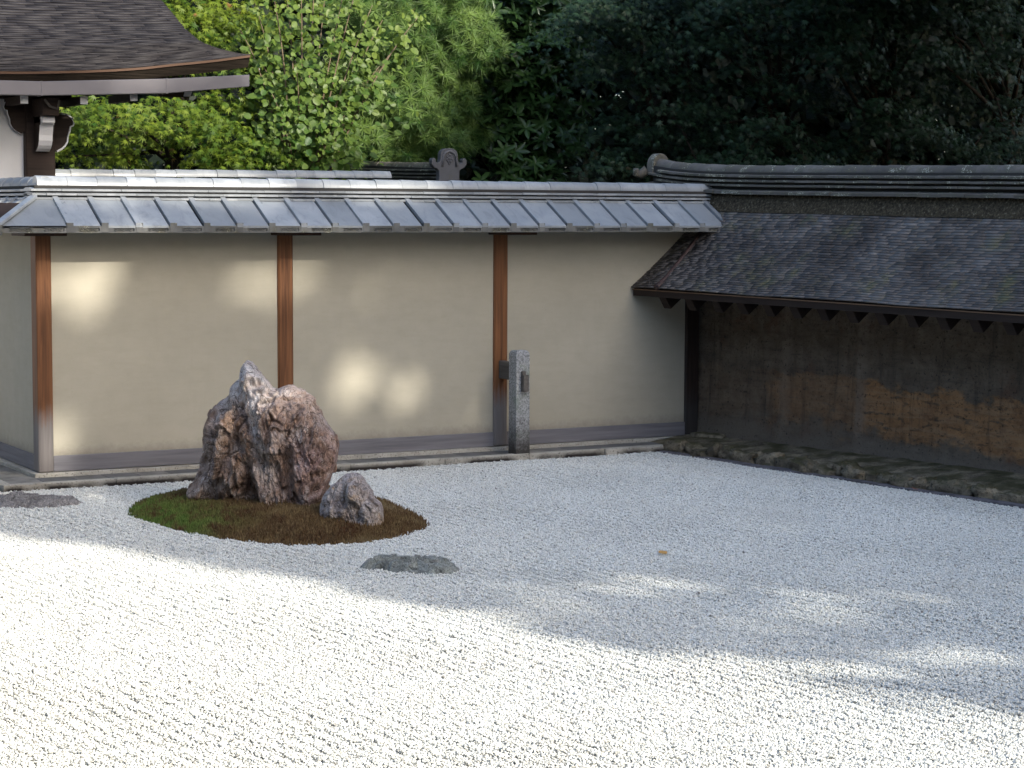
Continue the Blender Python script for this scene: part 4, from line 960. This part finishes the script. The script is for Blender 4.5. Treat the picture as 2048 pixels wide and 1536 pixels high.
for i in range(16):
    y0, y1 = i*.25, i*.25+.25
    for s_ in (-1, 1):
        b.hexa([(s_*.10,y0,rz(y0)-.32),(s_*1.2,y0,rz(y0)-.95),(s_*1.2,y1,rz(y1)-.95),(s_*.10,y1,rz(y1)-.32),(s_*.10,y0,rz(y0)-.25),(s_*1.2,y0,rz(y0)-.88),(s_*1.2,y1,rz(y1)-.88),(s_*.10,y1,rz(y1)-.25)][::1])
b.build('slope', M['tile_old'], rr_)
MB().box(-1.1, 1.1, .3, 4.0, -.05, 1.9).build('wall', M['plaster'], rr_)
b = MB(); b.hexa([(-.09,.02,2.45),(.09,.02,2.45),(.09,4.0,2.58),(-.09,4.0,2.58),(-.09,.02,2.72),(.09,.02,2.72),(.09,4.0,2.85),(-.09,4.0,2.85)]); b.build('ridge_core', M['mortar'], rr_)
for j, (w, dz) in enumerate(((.15, .25), (.14, .205), (.13, .16), (.12, .115))):
    ms_ = noshi_mesh(.27, w, .030, M['tile_old'])
    for i in range(15):
        y = .02 + i*.27 - (.13 if j % 2 else 0)*(i > 0); o = link('ridge_tile', ms_, rr_, (0, y, rz(y)-dz)); o.rotation_euler = (0, -math.atan((rz(y+.27)-rz(y))/.27), math.pi/2)
cm2 = cap_mesh(.27, .085, .085, M['tile_old'])
for i in range(15):
    y = .02 + i*.27; o = link('cap_tile', cm2, rr_, (0, y, rz(y)-.085)); o.rotation_euler = (0, -math.atan((rz(y+.27)-rz(y))/.27), math.pi/2)
half = [(0, .40), (.045, .395), (.082, .372), (.098, .335), (.10, .27), (.112, .235), (.135, .225), (.155, .24), (.15, .262), (.165, .285), (.188, .282), (.2, .255), (.198, .215), (.175, .175), (.14, .16), (.118, .14), (.115, .06), (.13, -.12), (0, -.12)]
prof = half + [(-a, c_) for a, c_ in reversed(half[1:-1])]
cr = MB().prism(prof, -.07, .02, lambda a, p, q: (p*1.22, a, 2.545+q*1.06)).build('crest_tile', M['tile_dark'], rr_, bevel=.006, seg=2)
hoop = MB(); hp_ = [(-.10+.0,.20)] + [(math.cos(math.pi - math.pi*i/10)*.088, .30+math.sin(math.pi*i/10)*.085) for i in range(11)] + [(.10, .20)]
hoop.tube([(a, -.075, 2.545+c_) for a, c_ in hp_], .016, 6); hoop.build('crest_rim', M['tile_dark'], cr, smooth=True)
b = MB()
for (a, c_, r_) in ((0,.345,.020),(-.027,.322,.020),(.027,.322,.020),(-.034,.288,.018),(.034,.288,.018),(0,.302,.022),(-.016,.262,.016),(.016,.262,.016),(0,.232,.013)):
    pts = [(a, -.07, 2.545+c_), (a, -.082, 2.545+c_), (a, -.086, 2.545+c_)]; b.tube(pts, [r_, r_*.85, r_*.3], 6)
b.build('crest_flower', M['tile_dark'], cr)

# ------------------------------------------------------------------ trees
CAM = np.array([-4.697, -16.356, 2.2]); nFW, nRT, nUP = (np.array(v) for v in (FW, RT, UP))
def at(x, y, Y):            # point of the vertical plane at distance Y behind the plaster wall, seen at photo position (x, y)
    v = nFW*4165 + nRT*(x-1024) - nUP*(y-768); return CAM + v*((Y-CAM[1])/v[1])
def star(lobes):
    V = [(0, .05, .03)]; k = len(lobes)
    V.append((0, -.02, 0))
    for i, (ang, r) in enumerate(lobes):
        a = R_(ang); V.append((math.cos(a)*r, .1+math.sin(a)*r, -.16*r))
        if i < k-1:
            b_ = R_((ang + lobes[i+1][0])/2); rn = .30*min(1, (r+lobes[i+1][1])/1.6); V.append((math.cos(b_)*rn, .08+math.sin(b_)*rn, .02))
    n = len(V)-1; return np.array(V), np.array([(0, 1+i, 1+(i+1) % n) for i in range(n)])
MAPLE = star([(-25, .55), (12, .82), (55, .98), (90, 1.08), (125, .98), (168, .82), (205, .55)])
def oval(w, n=8, fold=.12, tip=1.0):
    V = [(0, .5, .0)]
    for i in range(n):
        a = -math.pi/2 + 2*math.pi*i/n; x = math.cos(a)*w; y = .5+math.sin(a)*.5
        V.append((x*(1 if i != n//2 else .0), y*tip if i == n//2 else y, abs(x)*fold*2 - .25*max(0, y-.5)**2))
    return np.array(V), np.array([(0, 1+i, 1+(i+1) % n) for i in range(n)])
ROUND = oval(.43, 8, .12, 1.08); ELL = oval(.19, 6, .2, 1.05); NEEDLE = (np.array([(-.029, 0, 0), (.029, 0, 0), (0, 1, -.03)]), np.array([(0, 1, 2)]))
BIG = (np.array([(-.35, 0, 0), (.35, 0, 0), (.45, .6, -.05), (0, 1, -.12), (-.45, .6, -.05)]), np.array([(0, 1, 2), (0, 2, 3), (0, 3, 4)]))
def unit(a): return a/(np.linalg.norm(a, axis=-1, keepdims=True)+1e-9)
def leaves(name, tpl, pos, nrm, dr, size, tint, mat, parent, squash=None):
    T, F = tpl; N = len(pos); nrm = unit(nrm); dr = dr - nrm*np.sum(dr*nrm, 1, keepdims=True); dr = unit(dr); sd = np.cross(dr, nrm)
    V = pos[:,None,:] + size[:,None,None]*(T[None,:,0,None]*sd[:,None,:] + T[None,:,1,None]*dr[:,None,:] + T[None,:,2,None]*nrm[:,None,:])
    FF = (F[None] + (np.arange(N)*len(T))[:,None,None]).reshape(-1, 3)
    return link(name, fast_mesh(name, V.reshape(-1, 3), FF, mat, {'tint': ('FACE', np.repeat(np.where(tint > 1.25, 1.0, np.clip(tint, 0, .98)), len(F)))}), parent)
def limbs(parent, base, tops, r0, mat, fork, seed=1, name='trunk'):
    rd = random.Random(seed); base = Vector(base); fork = Vector(fork)
    mid = base.lerp(fork, .5) + Vector((rd.uniform(-.15, .15), rd.uniform(-.15, .15), 0))
    MB().tube([base, base.lerp(mid, .5), mid, mid.lerp(fork, .6), fork], [r0*1.25, r0*1.05, r0*.95, r0*.85, r0*.7], 9).build(name, mat, parent, smooth=True)
    b = MB()
    for t in tops:
        t = Vector(t); k = rd.uniform(.45, .95); s = base.lerp(fork, .55 + .45*k); m_ = s.lerp(t, .5) + Vector((rd.uniform(-.2, .2), rd.uniform(-.2, .2), rd.uniform(.0, .35)))
        b.tube([s, s.lerp(m_, .5) + Vector((0, 0, .05)), m_, m_.lerp(t, .6), t], [r0*.42, r0*.32, r0*.22, r0*.13, r0*.05], 6)
    b.build('limbs', mat, parent, smooth=True)
def sprays(cl, per, flat=.15, droop=.30, seed=0, upb=.8, outb=.55):
    """leaf positions/normals for flattened drooping sprays; cl = list of (centre, radius)."""
    rg = np.random.default_rng(seed); P, Nn, D, C = [], [], [], []
    for c, r in cl:
        n = max(8, int(per*(r/.4)**2)); q = rg.normal(size=(n, 3))*np.array([.68, .5, flat])*r
        rad = np.hypot(q[:,0], q[:,1]); q[:,2] -= droop*rad**2/r; P.append(c+q)
        nn = np.array([0, 0, upb]) + np.array([0, -outb, 0]) + rg.normal(size=(n, 3))*.42 + np.c_[q[:,:2]/r*.4, np.zeros(n)]; Nn.append(nn)
        D.append(np.c_[q[:,:2]/r + rg.normal(size=(n, 2))*.5 + np.array([0, -.35]), -.55 + rg.normal(size=n)*.25]); C.append(np.full(n, rg.uniform(-.22, .22)))
    return np.concatenate(P), np.concatenate(Nn), np.concatenate(D), np.concatenate(C)
def grid_cl(x0, x1, y0, y1, Y0, Y1, n, r0, r1, seed, keep=None):
    rd = random.Random(seed); out = []
    while len(out) < n:
        x, y = rd.uniform(x0, x1), rd.uniform(y0, y1)
        if keep and not keep(x, y, rd): continue
        out.append((at(x, y, rd.uniform(Y0, Y1)), rd.uniform(r0, r1)))
    return out
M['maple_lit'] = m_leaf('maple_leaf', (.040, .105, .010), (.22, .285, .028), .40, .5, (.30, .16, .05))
M['maple_dark'] = m_leaf('shade_maple_leaf', (.009, .026, .010), (.028, .062, .026), .25, .5, (.05, .04, .02))  # darker copy of the maple leaf, with the trees' shade put into its colour
M['round'] = m_leaf('round_leaf', (.032, .095, .016), (.195, .265, .048), .35, .45, (.30, .22, .08))
M['needle'] = m_leaf('pine_needle', (.030, .090, .016), (.18, .275, .06), .20, .5)
M['glossy'] = m_leaf('evergreen_leaf', (.025, .060, .018), (.065, .125, .035), .15, .3)
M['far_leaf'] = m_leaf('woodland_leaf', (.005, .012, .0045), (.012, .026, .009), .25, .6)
M['bark'] = m_bark('bark', (.018, .014, .011), (.045, .035, .026)); M['bark_pale'] = m_bark('pale_bark', (.14, .10, .07), (.30, .23, .15))
M['bark_red'] = m_bark('pine_bark', (.10, .055, .035), (.20, .12, .08))

def maple(label, cl, base, fork, mat, per, size, seed, group=None, tb=.5, tv=.25, up=()):
    t = empty('maple_tree', label, 'tree', (float(base[0]), float(base[1]), -.05), 0, group)
    off = np.array([base[0], base[1], -.05]); allc = cl + list(up)
    P, Nn, D, C = sprays(allc, per, seed=seed); rg = np.random.default_rng(seed+50)
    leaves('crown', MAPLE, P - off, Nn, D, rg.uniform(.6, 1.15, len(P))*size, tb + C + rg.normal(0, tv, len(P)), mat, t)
    limbs(t, (0, 0, 0), [c - off - np.array([0, 0, .08]) for c, r in allc[::2]], .11, M['bark'], np.array(fork) - off, seed)
    return t
# sunlit maple beside the gate
cl = [(at(x, y, Y), r) for x, y, Y, r in ((165,222,7.6,.34),(215,205,7.9,.38),(262,228,7.3,.36),(300,250,7.6,.30),(335,208,7.8,.42),(395,228,7.4,.40),(440,200,8.0,.45),(455,255,7.3,.42),(500,285,7.2,.36),(430,300,7.4,.36),(485,318,7.2,.28),(380,268,7.6,.30),(360,120,8.2,.40),(345,60,8.4,.45),(350,15,8.6,.5),(400,30,8.4,.5),(410,80,8.2,.42),(450,60,8.4,.5),(460,15,8.6,.5),(505,40,8.5,.5),(520,110,8.3,.4),(500,150,8.1,.4),(530,200,8.1,.35),(130,250,8.0,.3),(420,-40,8.8,.6),(330,-50,8.8,.6),(520,-40,8.8,.6),(120,190,8.2,.35))]
cl += grid_cl(100, 480, 240, 335, 7.9, 8.8, 16, .25, .4, 4)
maple('sunlit yellow green maple beside the gate roof', cl, at(330, 345, 8.6), at(350, 240, 8.6), M['maple_lit'], 185, .078, 3, tb=.55, up=[(at(380, -140, 9), .8), (at(500, -160, 9.2), .8), (at(300, -160, 9.2), .8)])
# shaded maples behind the clay wall
def mk(x, y, rd): return True
grp = 'shaded maples beyond the clay wall'
ms4 = [('dark maple spreading over the near end of the two wall roofs', 1200, 1440, 6.5, 31, (1320, 340)),
       ('dark maple with layered sprays above the middle of the clay wall ridge', 1400, 1680, 6.0, 32, (1560, 340)),
       ('dark maple with hanging sprays, left of the sunlit gaps behind the clay wall', 1640, 1880, 5.6, 33, (1770, 340)),
       ('darkest maple at the right edge of the view behind the clay wall', 1850, 2150, 5.4, 34, (2020, 340))]
for lab, x0, x1, Y, sd, (bx, by) in ms4:
    cl = grid_cl(x0, x1, 5, 330, Y, Y+1.8, 26, .28, .55, sd) + grid_cl(x0-30, x1+30, -60, 40, Y, Y+1.6, 8, .4, .6, sd+10)
    up = grid_cl(max(x0-60, 1400), x1+60, -360, -70, Y-.5, Y+2.5, 13, .6, .9, sd+20)
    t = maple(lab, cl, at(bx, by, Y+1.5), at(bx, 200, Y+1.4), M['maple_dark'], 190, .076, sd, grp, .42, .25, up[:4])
    if x0 < 1600: continue
    rg = np.random.default_rng(sd); k_ = 9000; off = np.array(t.location); uc = np.array([c for c, r in grid_cl(max(x0-60, 1690), x1+160, -1000, -60, Y-2.2, Y+2.5, 26, 1, 1, sd+30)])
    P = uc[rg.integers(0, 26, k_)] + rg.normal(size=(k_, 3))*np.array([.6, .6, .35]); leaves('upper_crown', BIG, P - off, np.array([0, -.3, .9]) + rg.normal(size=(k_, 3))*.4, rg.normal(size=(k_, 3)), rg.uniform(.09, .15, k_), rg.normal(.3, .2, k_), M['maple_dark'], t)  # unseen overhead leaves added to keep sky light off the maples

# round-leaved shrub with upright shoots
t = empty('broadleaf_shrub', 'sunlit shrub with round leaves and long upright shoots, left of the pine', 'shrub', tuple(at(610, 420, 7.6)[:2]) + (-.05,))
off = np.array(t.location); rg = np.random.default_rng(77); P, Nn, D, S, Tn = [], [], [], [], []; sb_ = MB()
shoots = [(500,-20),(540,-40),(570,-30),(600,-60),(628,-40),(655,-60),(690,-30),(720,-50),(745,10),(765,40),(800,85),(838,32),(705,140),(742,190),(690,230),(650,280),(600,300),(560,250),(520,120),(480,60),(540,180),(610,330),(770,120),(590,120),(640,150),(560,330)]
for i, (sx, sy) in enumerate(shoots):
    Yb = rg.uniform(7.0, 7.9); b0 = at(600 + (sx-620)*.22, 372, 7.7); b1 = at(sx*.55+620*.45, (sy+300)*.5 - (0 if sy > 150 else 20), Yb); b2 = at(sx, sy, Yb + rg.uniform(-.3, .3))
    ts_ = np.linspace(0, 1, 15); cv = ((1-ts_)**2)[:,None]*b0 + (2*ts_*(1-ts_))[:,None]*b1 + (ts_**2)[:,None]*b2
    sb_.tube([tuple(q-off) for q in cv[::2]], list(np.linspace(.016, .004, 8)), 5)
    n = 104; tt_ = rg.uniform(.18, 1.0, n); c = np.stack([np.interp(tt_, ts_, cv[:,k]) for k in range(3)], 1)
    spd = (.30*(1-tt_)+.07)[:,None]; q = rg.normal(size=(n, 3))*spd*np.array([1, 1, .8]); P.append(c+q); tip = tt_[:,None]
    Nn.append(np.array([0, -.75, .55])+rg.normal(size=(n, 3))*.45); D.append(q/spd*.5 + np.array([0, -.3, -.6])*(1-tip) + tip*np.array([.1, 0, .75]) + rg.normal(size=(n, 3))*.35)
    S.append(np.where(tt_ > .8, rg.uniform(.05, .08, n), rg.uniform(.06, .115, n))); Tn.append(.34 + .62*(tt_-.2)*(1 if sy < 120 else .45) + rg.normal(0, .16, n))
sb_.build('stems', M['bark_pale'], t, smooth=True)
leaves('crown', ROUND, np.concatenate(P)-off, np.concatenate(Nn), np.concatenate(D), np.concatenate(S), np.concatenate(Tn), M['round'], t)

# white pine
t = empty('pine_tree', 'bushy pine with long soft needles between round-leaved shrub and evergreen', 'tree', tuple(at(820, 420, 9.8)[:2]) + (-.05,))
off = np.array(t.location); rg = np.random.default_rng(12); P, D, S, Tn = [], [], [], []; tops = []
pads = [(850,20,.75),(790,60,.55),(905,75,.62),(945,95,.42),(715,95,.45),(760,40,.5),(930,150,.5),(840,130,.55),(885,195,.5),(930,215,.42),(800,205,.55),(740,215,.48),(860,255,.5),(780,270,.5),(715,280,.42),(670,255,.3),(910,280,.35),(660,180,.3),(820,300,.4),(900,-40,.7),(780,-50,.7),(700,20,.45),(955,270,.25),(700,170,.4)]
for x, y, r in pads:
    c = at(x, y, rg.uniform(8.9, 9.9)); tops.append(c - off); n = int(95*(r/.5)**2)
    q = rg.normal(size=(n, 3)); q = unit(q)*(rg.uniform(.25, 1, (n, 1))**.5)*r*np.array([1, .8, .72]); q[:,1] -= .1; base = c + q
    ax = unit(q/r + np.array([0, -.35, .55]) + rg.normal(size=(n, 3))*.3); pt = rg.normal(0, .22, n) + .50 + .30*q[:,2]/r
    k = 44
    dd = unit(np.repeat(ax, k, 0)*.75 + rg.normal(size=(n*k, 3))*.62 + np.array([0, 0, -.12])); P.append(np.repeat(base, k, 0)); D.append(dd); S.append(rg.uniform(.11, .20, n*k)); Tn.append(np.repeat(pt, k) + rg.normal(0, .12, n*k))
P = np.concatenate(P); D = np.concatenate(D)
leaves('crown', NEEDLE, P-off, np.array([0, -1, .3]) + rg.normal(size=P.shape)*.5, D, np.concatenate(S), np.concatenate(Tn), M['needle'], t)
limbs(t, (0, 0, 0), tops, .12, M['bark_red'], at(830, 120, 9.9) - off, 5)

# glossy evergreen
t = empty('evergreen_shrub', 'glossy evergreen with whorled leaves between the pine and dark maples', 'shrub', tuple(at(1070, 420, 9.6)[:2]) + (-.05,))
off = np.array(t.location); rg = np.random.default_rng(19); C = []
for x, y, r, n in ((1030,95,.45,70),(1080,60,.5,70),(1120,110,.45,60),(1010,150,.35,50),(1060,150,.4,60),(1110,200,.4,55),(1040,260,.4,60),(1090,300,.4,60),(1010,320,.35,45),(1150,60,.4,40),(1050,10,.5,60),(1120,20,.5,50),(1000,30,.4,30),(1060,-40,.6,50),(990,230,.3,30),(1060,345,.4,50),(1130,260,.3,30)):
    c = at(x, y, 9.3); C.append(c + rg.normal(size=(n, 3))*r*np.array([.6, .6, .5]))
C = np.concatenate(C); k = 7; n = len(C); ax = unit(np.array([0, -.65, .75]) + rg.normal(size=(n, 3))*.35)
a = np.tile(np.arange(k)*2*np.pi/k, n) + np.repeat(rg.uniform(0, 6, n), k); AX = np.repeat(ax, k, 0); e1 = unit(np.cross(AX, np.array([.3, .2, .9]))); e2 = np.cross(AX, e1)
D = unit(e1*np.cos(a)[:,None] + e2*np.sin(a)[:,None] + AX*.25); leaves('crown', ELL, np.repeat(C, k, 0)-off, AX*.9 - D*.2 + rg.normal(size=D.shape)*.15, D, rg.uniform(.12, .20, n*k), np.repeat(rg.normal(.45, .22, n), k), M['glossy'], t)
limbs(t, (0, 0, 0), [c-off for c in C[::45]], .07, M['bark'], at(1075, 220, 9.6)-off, 8)

# woodland behind
def far_tree(label, x, Y, wid, top, n, seed):
    rg = np.random.default_rng(seed); b = at(x, 400, Y); t = empty('woodland_tree', label, 'tree', (float(b[0]), float(b[1]), -.05), 0, 'dark woodland behind the garden')
    k = 46; c = np.stack([rg.normal(0, wid*.5, k), rg.normal(0, .9, k), rg.uniform(.6, top, k)], 1)
    P = c[rg.integers(0, k, n)] + rg.normal(size=(n, 3))*np.array([.55, .5, .42])
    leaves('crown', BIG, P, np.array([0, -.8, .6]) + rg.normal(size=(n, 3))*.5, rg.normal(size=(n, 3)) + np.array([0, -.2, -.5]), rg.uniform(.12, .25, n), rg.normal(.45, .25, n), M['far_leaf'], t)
    limbs(t, (0, 0, 0), list(c[::3]), .17, M['bark'], (0, 0, top*.6), seed)
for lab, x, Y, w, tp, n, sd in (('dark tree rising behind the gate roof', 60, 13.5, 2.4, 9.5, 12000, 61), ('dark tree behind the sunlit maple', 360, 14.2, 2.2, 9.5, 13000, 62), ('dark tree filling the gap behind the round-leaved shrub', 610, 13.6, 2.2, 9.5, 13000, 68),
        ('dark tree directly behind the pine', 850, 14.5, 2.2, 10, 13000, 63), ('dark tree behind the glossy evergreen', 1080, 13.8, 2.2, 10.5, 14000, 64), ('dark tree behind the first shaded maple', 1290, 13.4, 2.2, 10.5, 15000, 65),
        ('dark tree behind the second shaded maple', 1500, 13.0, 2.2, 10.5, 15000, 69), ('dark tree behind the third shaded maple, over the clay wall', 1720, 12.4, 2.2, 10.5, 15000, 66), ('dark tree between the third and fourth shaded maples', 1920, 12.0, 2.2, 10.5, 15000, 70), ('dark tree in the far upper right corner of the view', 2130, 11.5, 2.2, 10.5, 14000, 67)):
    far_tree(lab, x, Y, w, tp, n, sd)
# woodland round the garden, outside the picture
def grove_tree(label, loc, wid, top, n, seed, group):
    rg = np.random.default_rng(seed); t = empty('grove_tree', label, 'tree', (loc[0], loc[1], -.05), 0, group)
    k = 34; c = np.stack([rg.normal(0, wid*.5, k), rg.normal(0, wid*.5, k), rg.uniform(.8, top, k)], 1); P = c[rg.integers(0, k, n)] + rg.normal(size=(n, 3))*.6
    leaves('crown', BIG, P, rg.normal(size=(n, 3)), rg.normal(size=(n, 3)), rg.uniform(.25, .45, n), rg.normal(.45, .25, n), M['far_leaf'], t)
    limbs(t, (0, 0, 0), list(c[::3]), .17, M['bark'], (0, 0, top*.6), seed)
for i, y in enumerate((-5.0, -8.5, -12.0, -16.0, -20.0, -24.0)):
    grove_tree(['first', 'second', 'third', 'fourth', 'fifth', 'sixth'][i] + ' leafy tree outside the clay wall, counted from the picture edge', (11.2 - .114*y, y), 2.4, 8.0 if i < 3 else 10.5, 8000, 80+i, 'trees outside the clay wall')
for i, (x, y) in enumerate(((13.9, -.6), (12.8, -3.2))):  # slim trees added out of view to darken the right-hand maples
    grove_tree(['slim leafy tree just past the right edge of the view', 'slim leafy tree beside the clay wall, past the right edge of the view'][i], (x, y), 1.3, 7.6, 8000, 110+i, 'trees outside the clay wall')
for i, x in enumerate((-9.0, -5.0, -1.0, 3.0, 7.0)):
    grove_tree(['first', 'second', 'third', 'fourth', 'fifth'][i] + ' leafy tree closing the far end of the garden behind the viewer', (x, -29.0), 2.4, 7.5, 5000, 90+i, 'trees behind the viewer')
# temple hall beside the viewer: veranda, posts, wall and wide roof
mh = empty('main_hall', 'timber temple hall with veranda along the open side of the garden', 'building', (-3.6, -14.5, 0))
for i in range(12): MB().box(-2.0 + i*.166, -2.0 + i*.166 + .160, -12, 16.5, .70, .75).build('floor_plank', M['weathered'], mh)
MB().box(-9.0, -2.05, -12, 16.5, -.05, .72).build('base', M['white_plaster'], mh)
MB().box(-8.9, -3.9, -11.8, 16.3, .72, 3.9).build('wall', M['white_plaster'], mh)
for i in range(9): MB().box(-2.15, -1.99, -11.9 + i*2.96, -11.74 + i*2.96, .75, 3.75).build('post', M['dark_wood'], mh, bevel=.01) if i not in (3, 4) else None
b = MB()
for (xa, za, xb, zb) in ((.45, 3.62, -2.2, 4.35), (-2.2, 4.35, -4.4, 5.9), (-4.4, 5.9, -6.0, 7.8), (-6.0, 7.8, -7.6, 5.9), (-7.6, 5.9, -11.0, 3.9)):
    b.hexa([(xa,-13.2,za-.22),(xa,16.9,za-.22),(xb,16.9,zb-.22),(xb,-13.2,zb-.22),(xa,-13.2,za),(xa,16.9,za),(xb,16.9,zb),(xb,-13.2,zb)])
b.build('roof', M['gshingle'], mh)

# unseen tall trees on the sun side; crowns shaped to shade only the right
eS = np.array(SUN); eU = np.array([math.cos(SUN_AZ), math.sin(SUN_AZ), 0]); eV = np.cross(eS, eU); eV = eV*np.sign(eV[2])
def uv(p): p = np.array(p); return p@eU, p@eV
gaps = [(uv((.28,.02,1.72)), .56, .24), (uv((.20,.02,.40)), .28, .34), (uv((2.10,.02,1.72)), .46, .19), (uv((2.80,.02,.84)), .29, .28), (uv((3.34,.02,.74)), .23, .23), (uv((2.95,.02,1.60)), .16, .15),
        (uv((.96,-3.24,.1)), .24, .15), (uv((.35,-.85,0)), .42, .16), (uv((5.35,.02,1.15)), .13, .13), (uv((1.75,.02,.45)), .16, .16)]  # openings cut in the crowns so sun patches land on wall and gravel
soft = [(uv((1.29,-5.98,0)), 1.0, .18), (uv((2.35,-6.97,0)), 1.0, .18), (uv((3.49,-7.13,0)), .70, .15), (uv((1.58,-8.4,0)), .9, .19), (uv((.6,-7.9,0)), .9, .16), (uv((3.0,-8.3,0)), .7, .10)]
rg = np.random.default_rng(5); N = 112000
u = rg.uniform(-2.4, 27, N); v = rg.uniform(-8.5, 10.5, N); tdist = rg.uniform(30, 37, N)
ref = [uv((-.2,.1,2.20)), uv((.3,.1,2.20)), uv((3.0,.1,2.22)), uv((3.9,.1,2.60)), uv((2.0,6.6,2.42)), uv((4.2,6.6,2.5)), uv((6.0,8,2.6)), uv((8.4,9.5,2.9)), uv((9.6,9.3,4.2))]
vt = np.interp(u, [-3] + [r[0] for r in ref] + [ref[-1][0]+1.2, 28], [ref[0][1]] + [r[1] for r in ref] + [10, 10.4]) + .22*pnoise(np.c_[u*1.1, v*0, v*0+2])
ue = -1.58 - .36*np.clip((-v-2.6)/1.6, 0, 1) + .42*pnoise(np.c_[v*.8, v*0, v*0+8]) + .22*pnoise(np.c_[v*2.1, v*0, v*0+1])
k = (u > ue) & (v < vt)
for (gu, gv), a, b in gaps: k &= ((u-gu)/a)**2 + ((v-gv)/b)**2 > 1 + .35*pnoise(np.c_[u*3, v*3, v*0+gu])
for (gu, gv), a, b in [(uv((.35,3.1,2.85)), .75, .42), (uv((0,1.2,2.4)), .35, .25), (uv((2.3,2.45,3.4)), .6, .10)]: k |= ((u-gu)/a)**2 + ((v-gv)/b)**2 < 1  # leaf patches put in to shade gate wall, return ridge and gutter
thin = rg.uniform(0, 1, N)
for (gu, gv), a, b in soft: k &= ~((((u-gu)/a)**2 + ((v-gv)/b)**2 < 1 + .5*pnoise(np.c_[u*2.5, v*2.5, v*0+gu])) & (thin > .10))
u, v, tdist = u[k], v[k], tdist[k]
Pw = u[:,None]*eU + v[:,None]*eV + tdist[:,None]*eS
M['shade_leaf'] = m_leaf('tall_tree_leaf', (.03, .06, .015), (.07, .11, .03), .05, .6)
edges = [-3, 3.2, 8.4, 14.2, 20.4, 28]
tl = ['tall leafy tree at the open end of the shading row', 'second tall leafy tree of the shading row', 'tall leafy tree in the middle of the shading row', 'fourth tall leafy tree of the shading row', 'last tall leafy tree of the shading row, beyond the clay wall']
for i in range(5):
    kk = (u >= edges[i]) & (u < edges[i+1]); P = Pw[kk]; c = P.mean(0)
    t = empty('shade_tree', tl[i], 'tree', (float(c[0]), float(c[1]), -.05), 0, 'tall trees shading the garden'); off = np.array([c[0], c[1], -.05]); n = len(P)
    leaves('crown', BIG, P-off - eV*.1, eS + rg.normal(size=(n, 3))*.35, rg.normal(size=(n, 3)), rg.uniform(.16, .30, n), rg.uniform(0, 1, n), M['shade_leaf'], t)
    limbs(t, (0, 0, 0), list((P-off)[rg.integers(0, n, 24)]), .26, M['bark'], (0, 0, 13), 40+i)
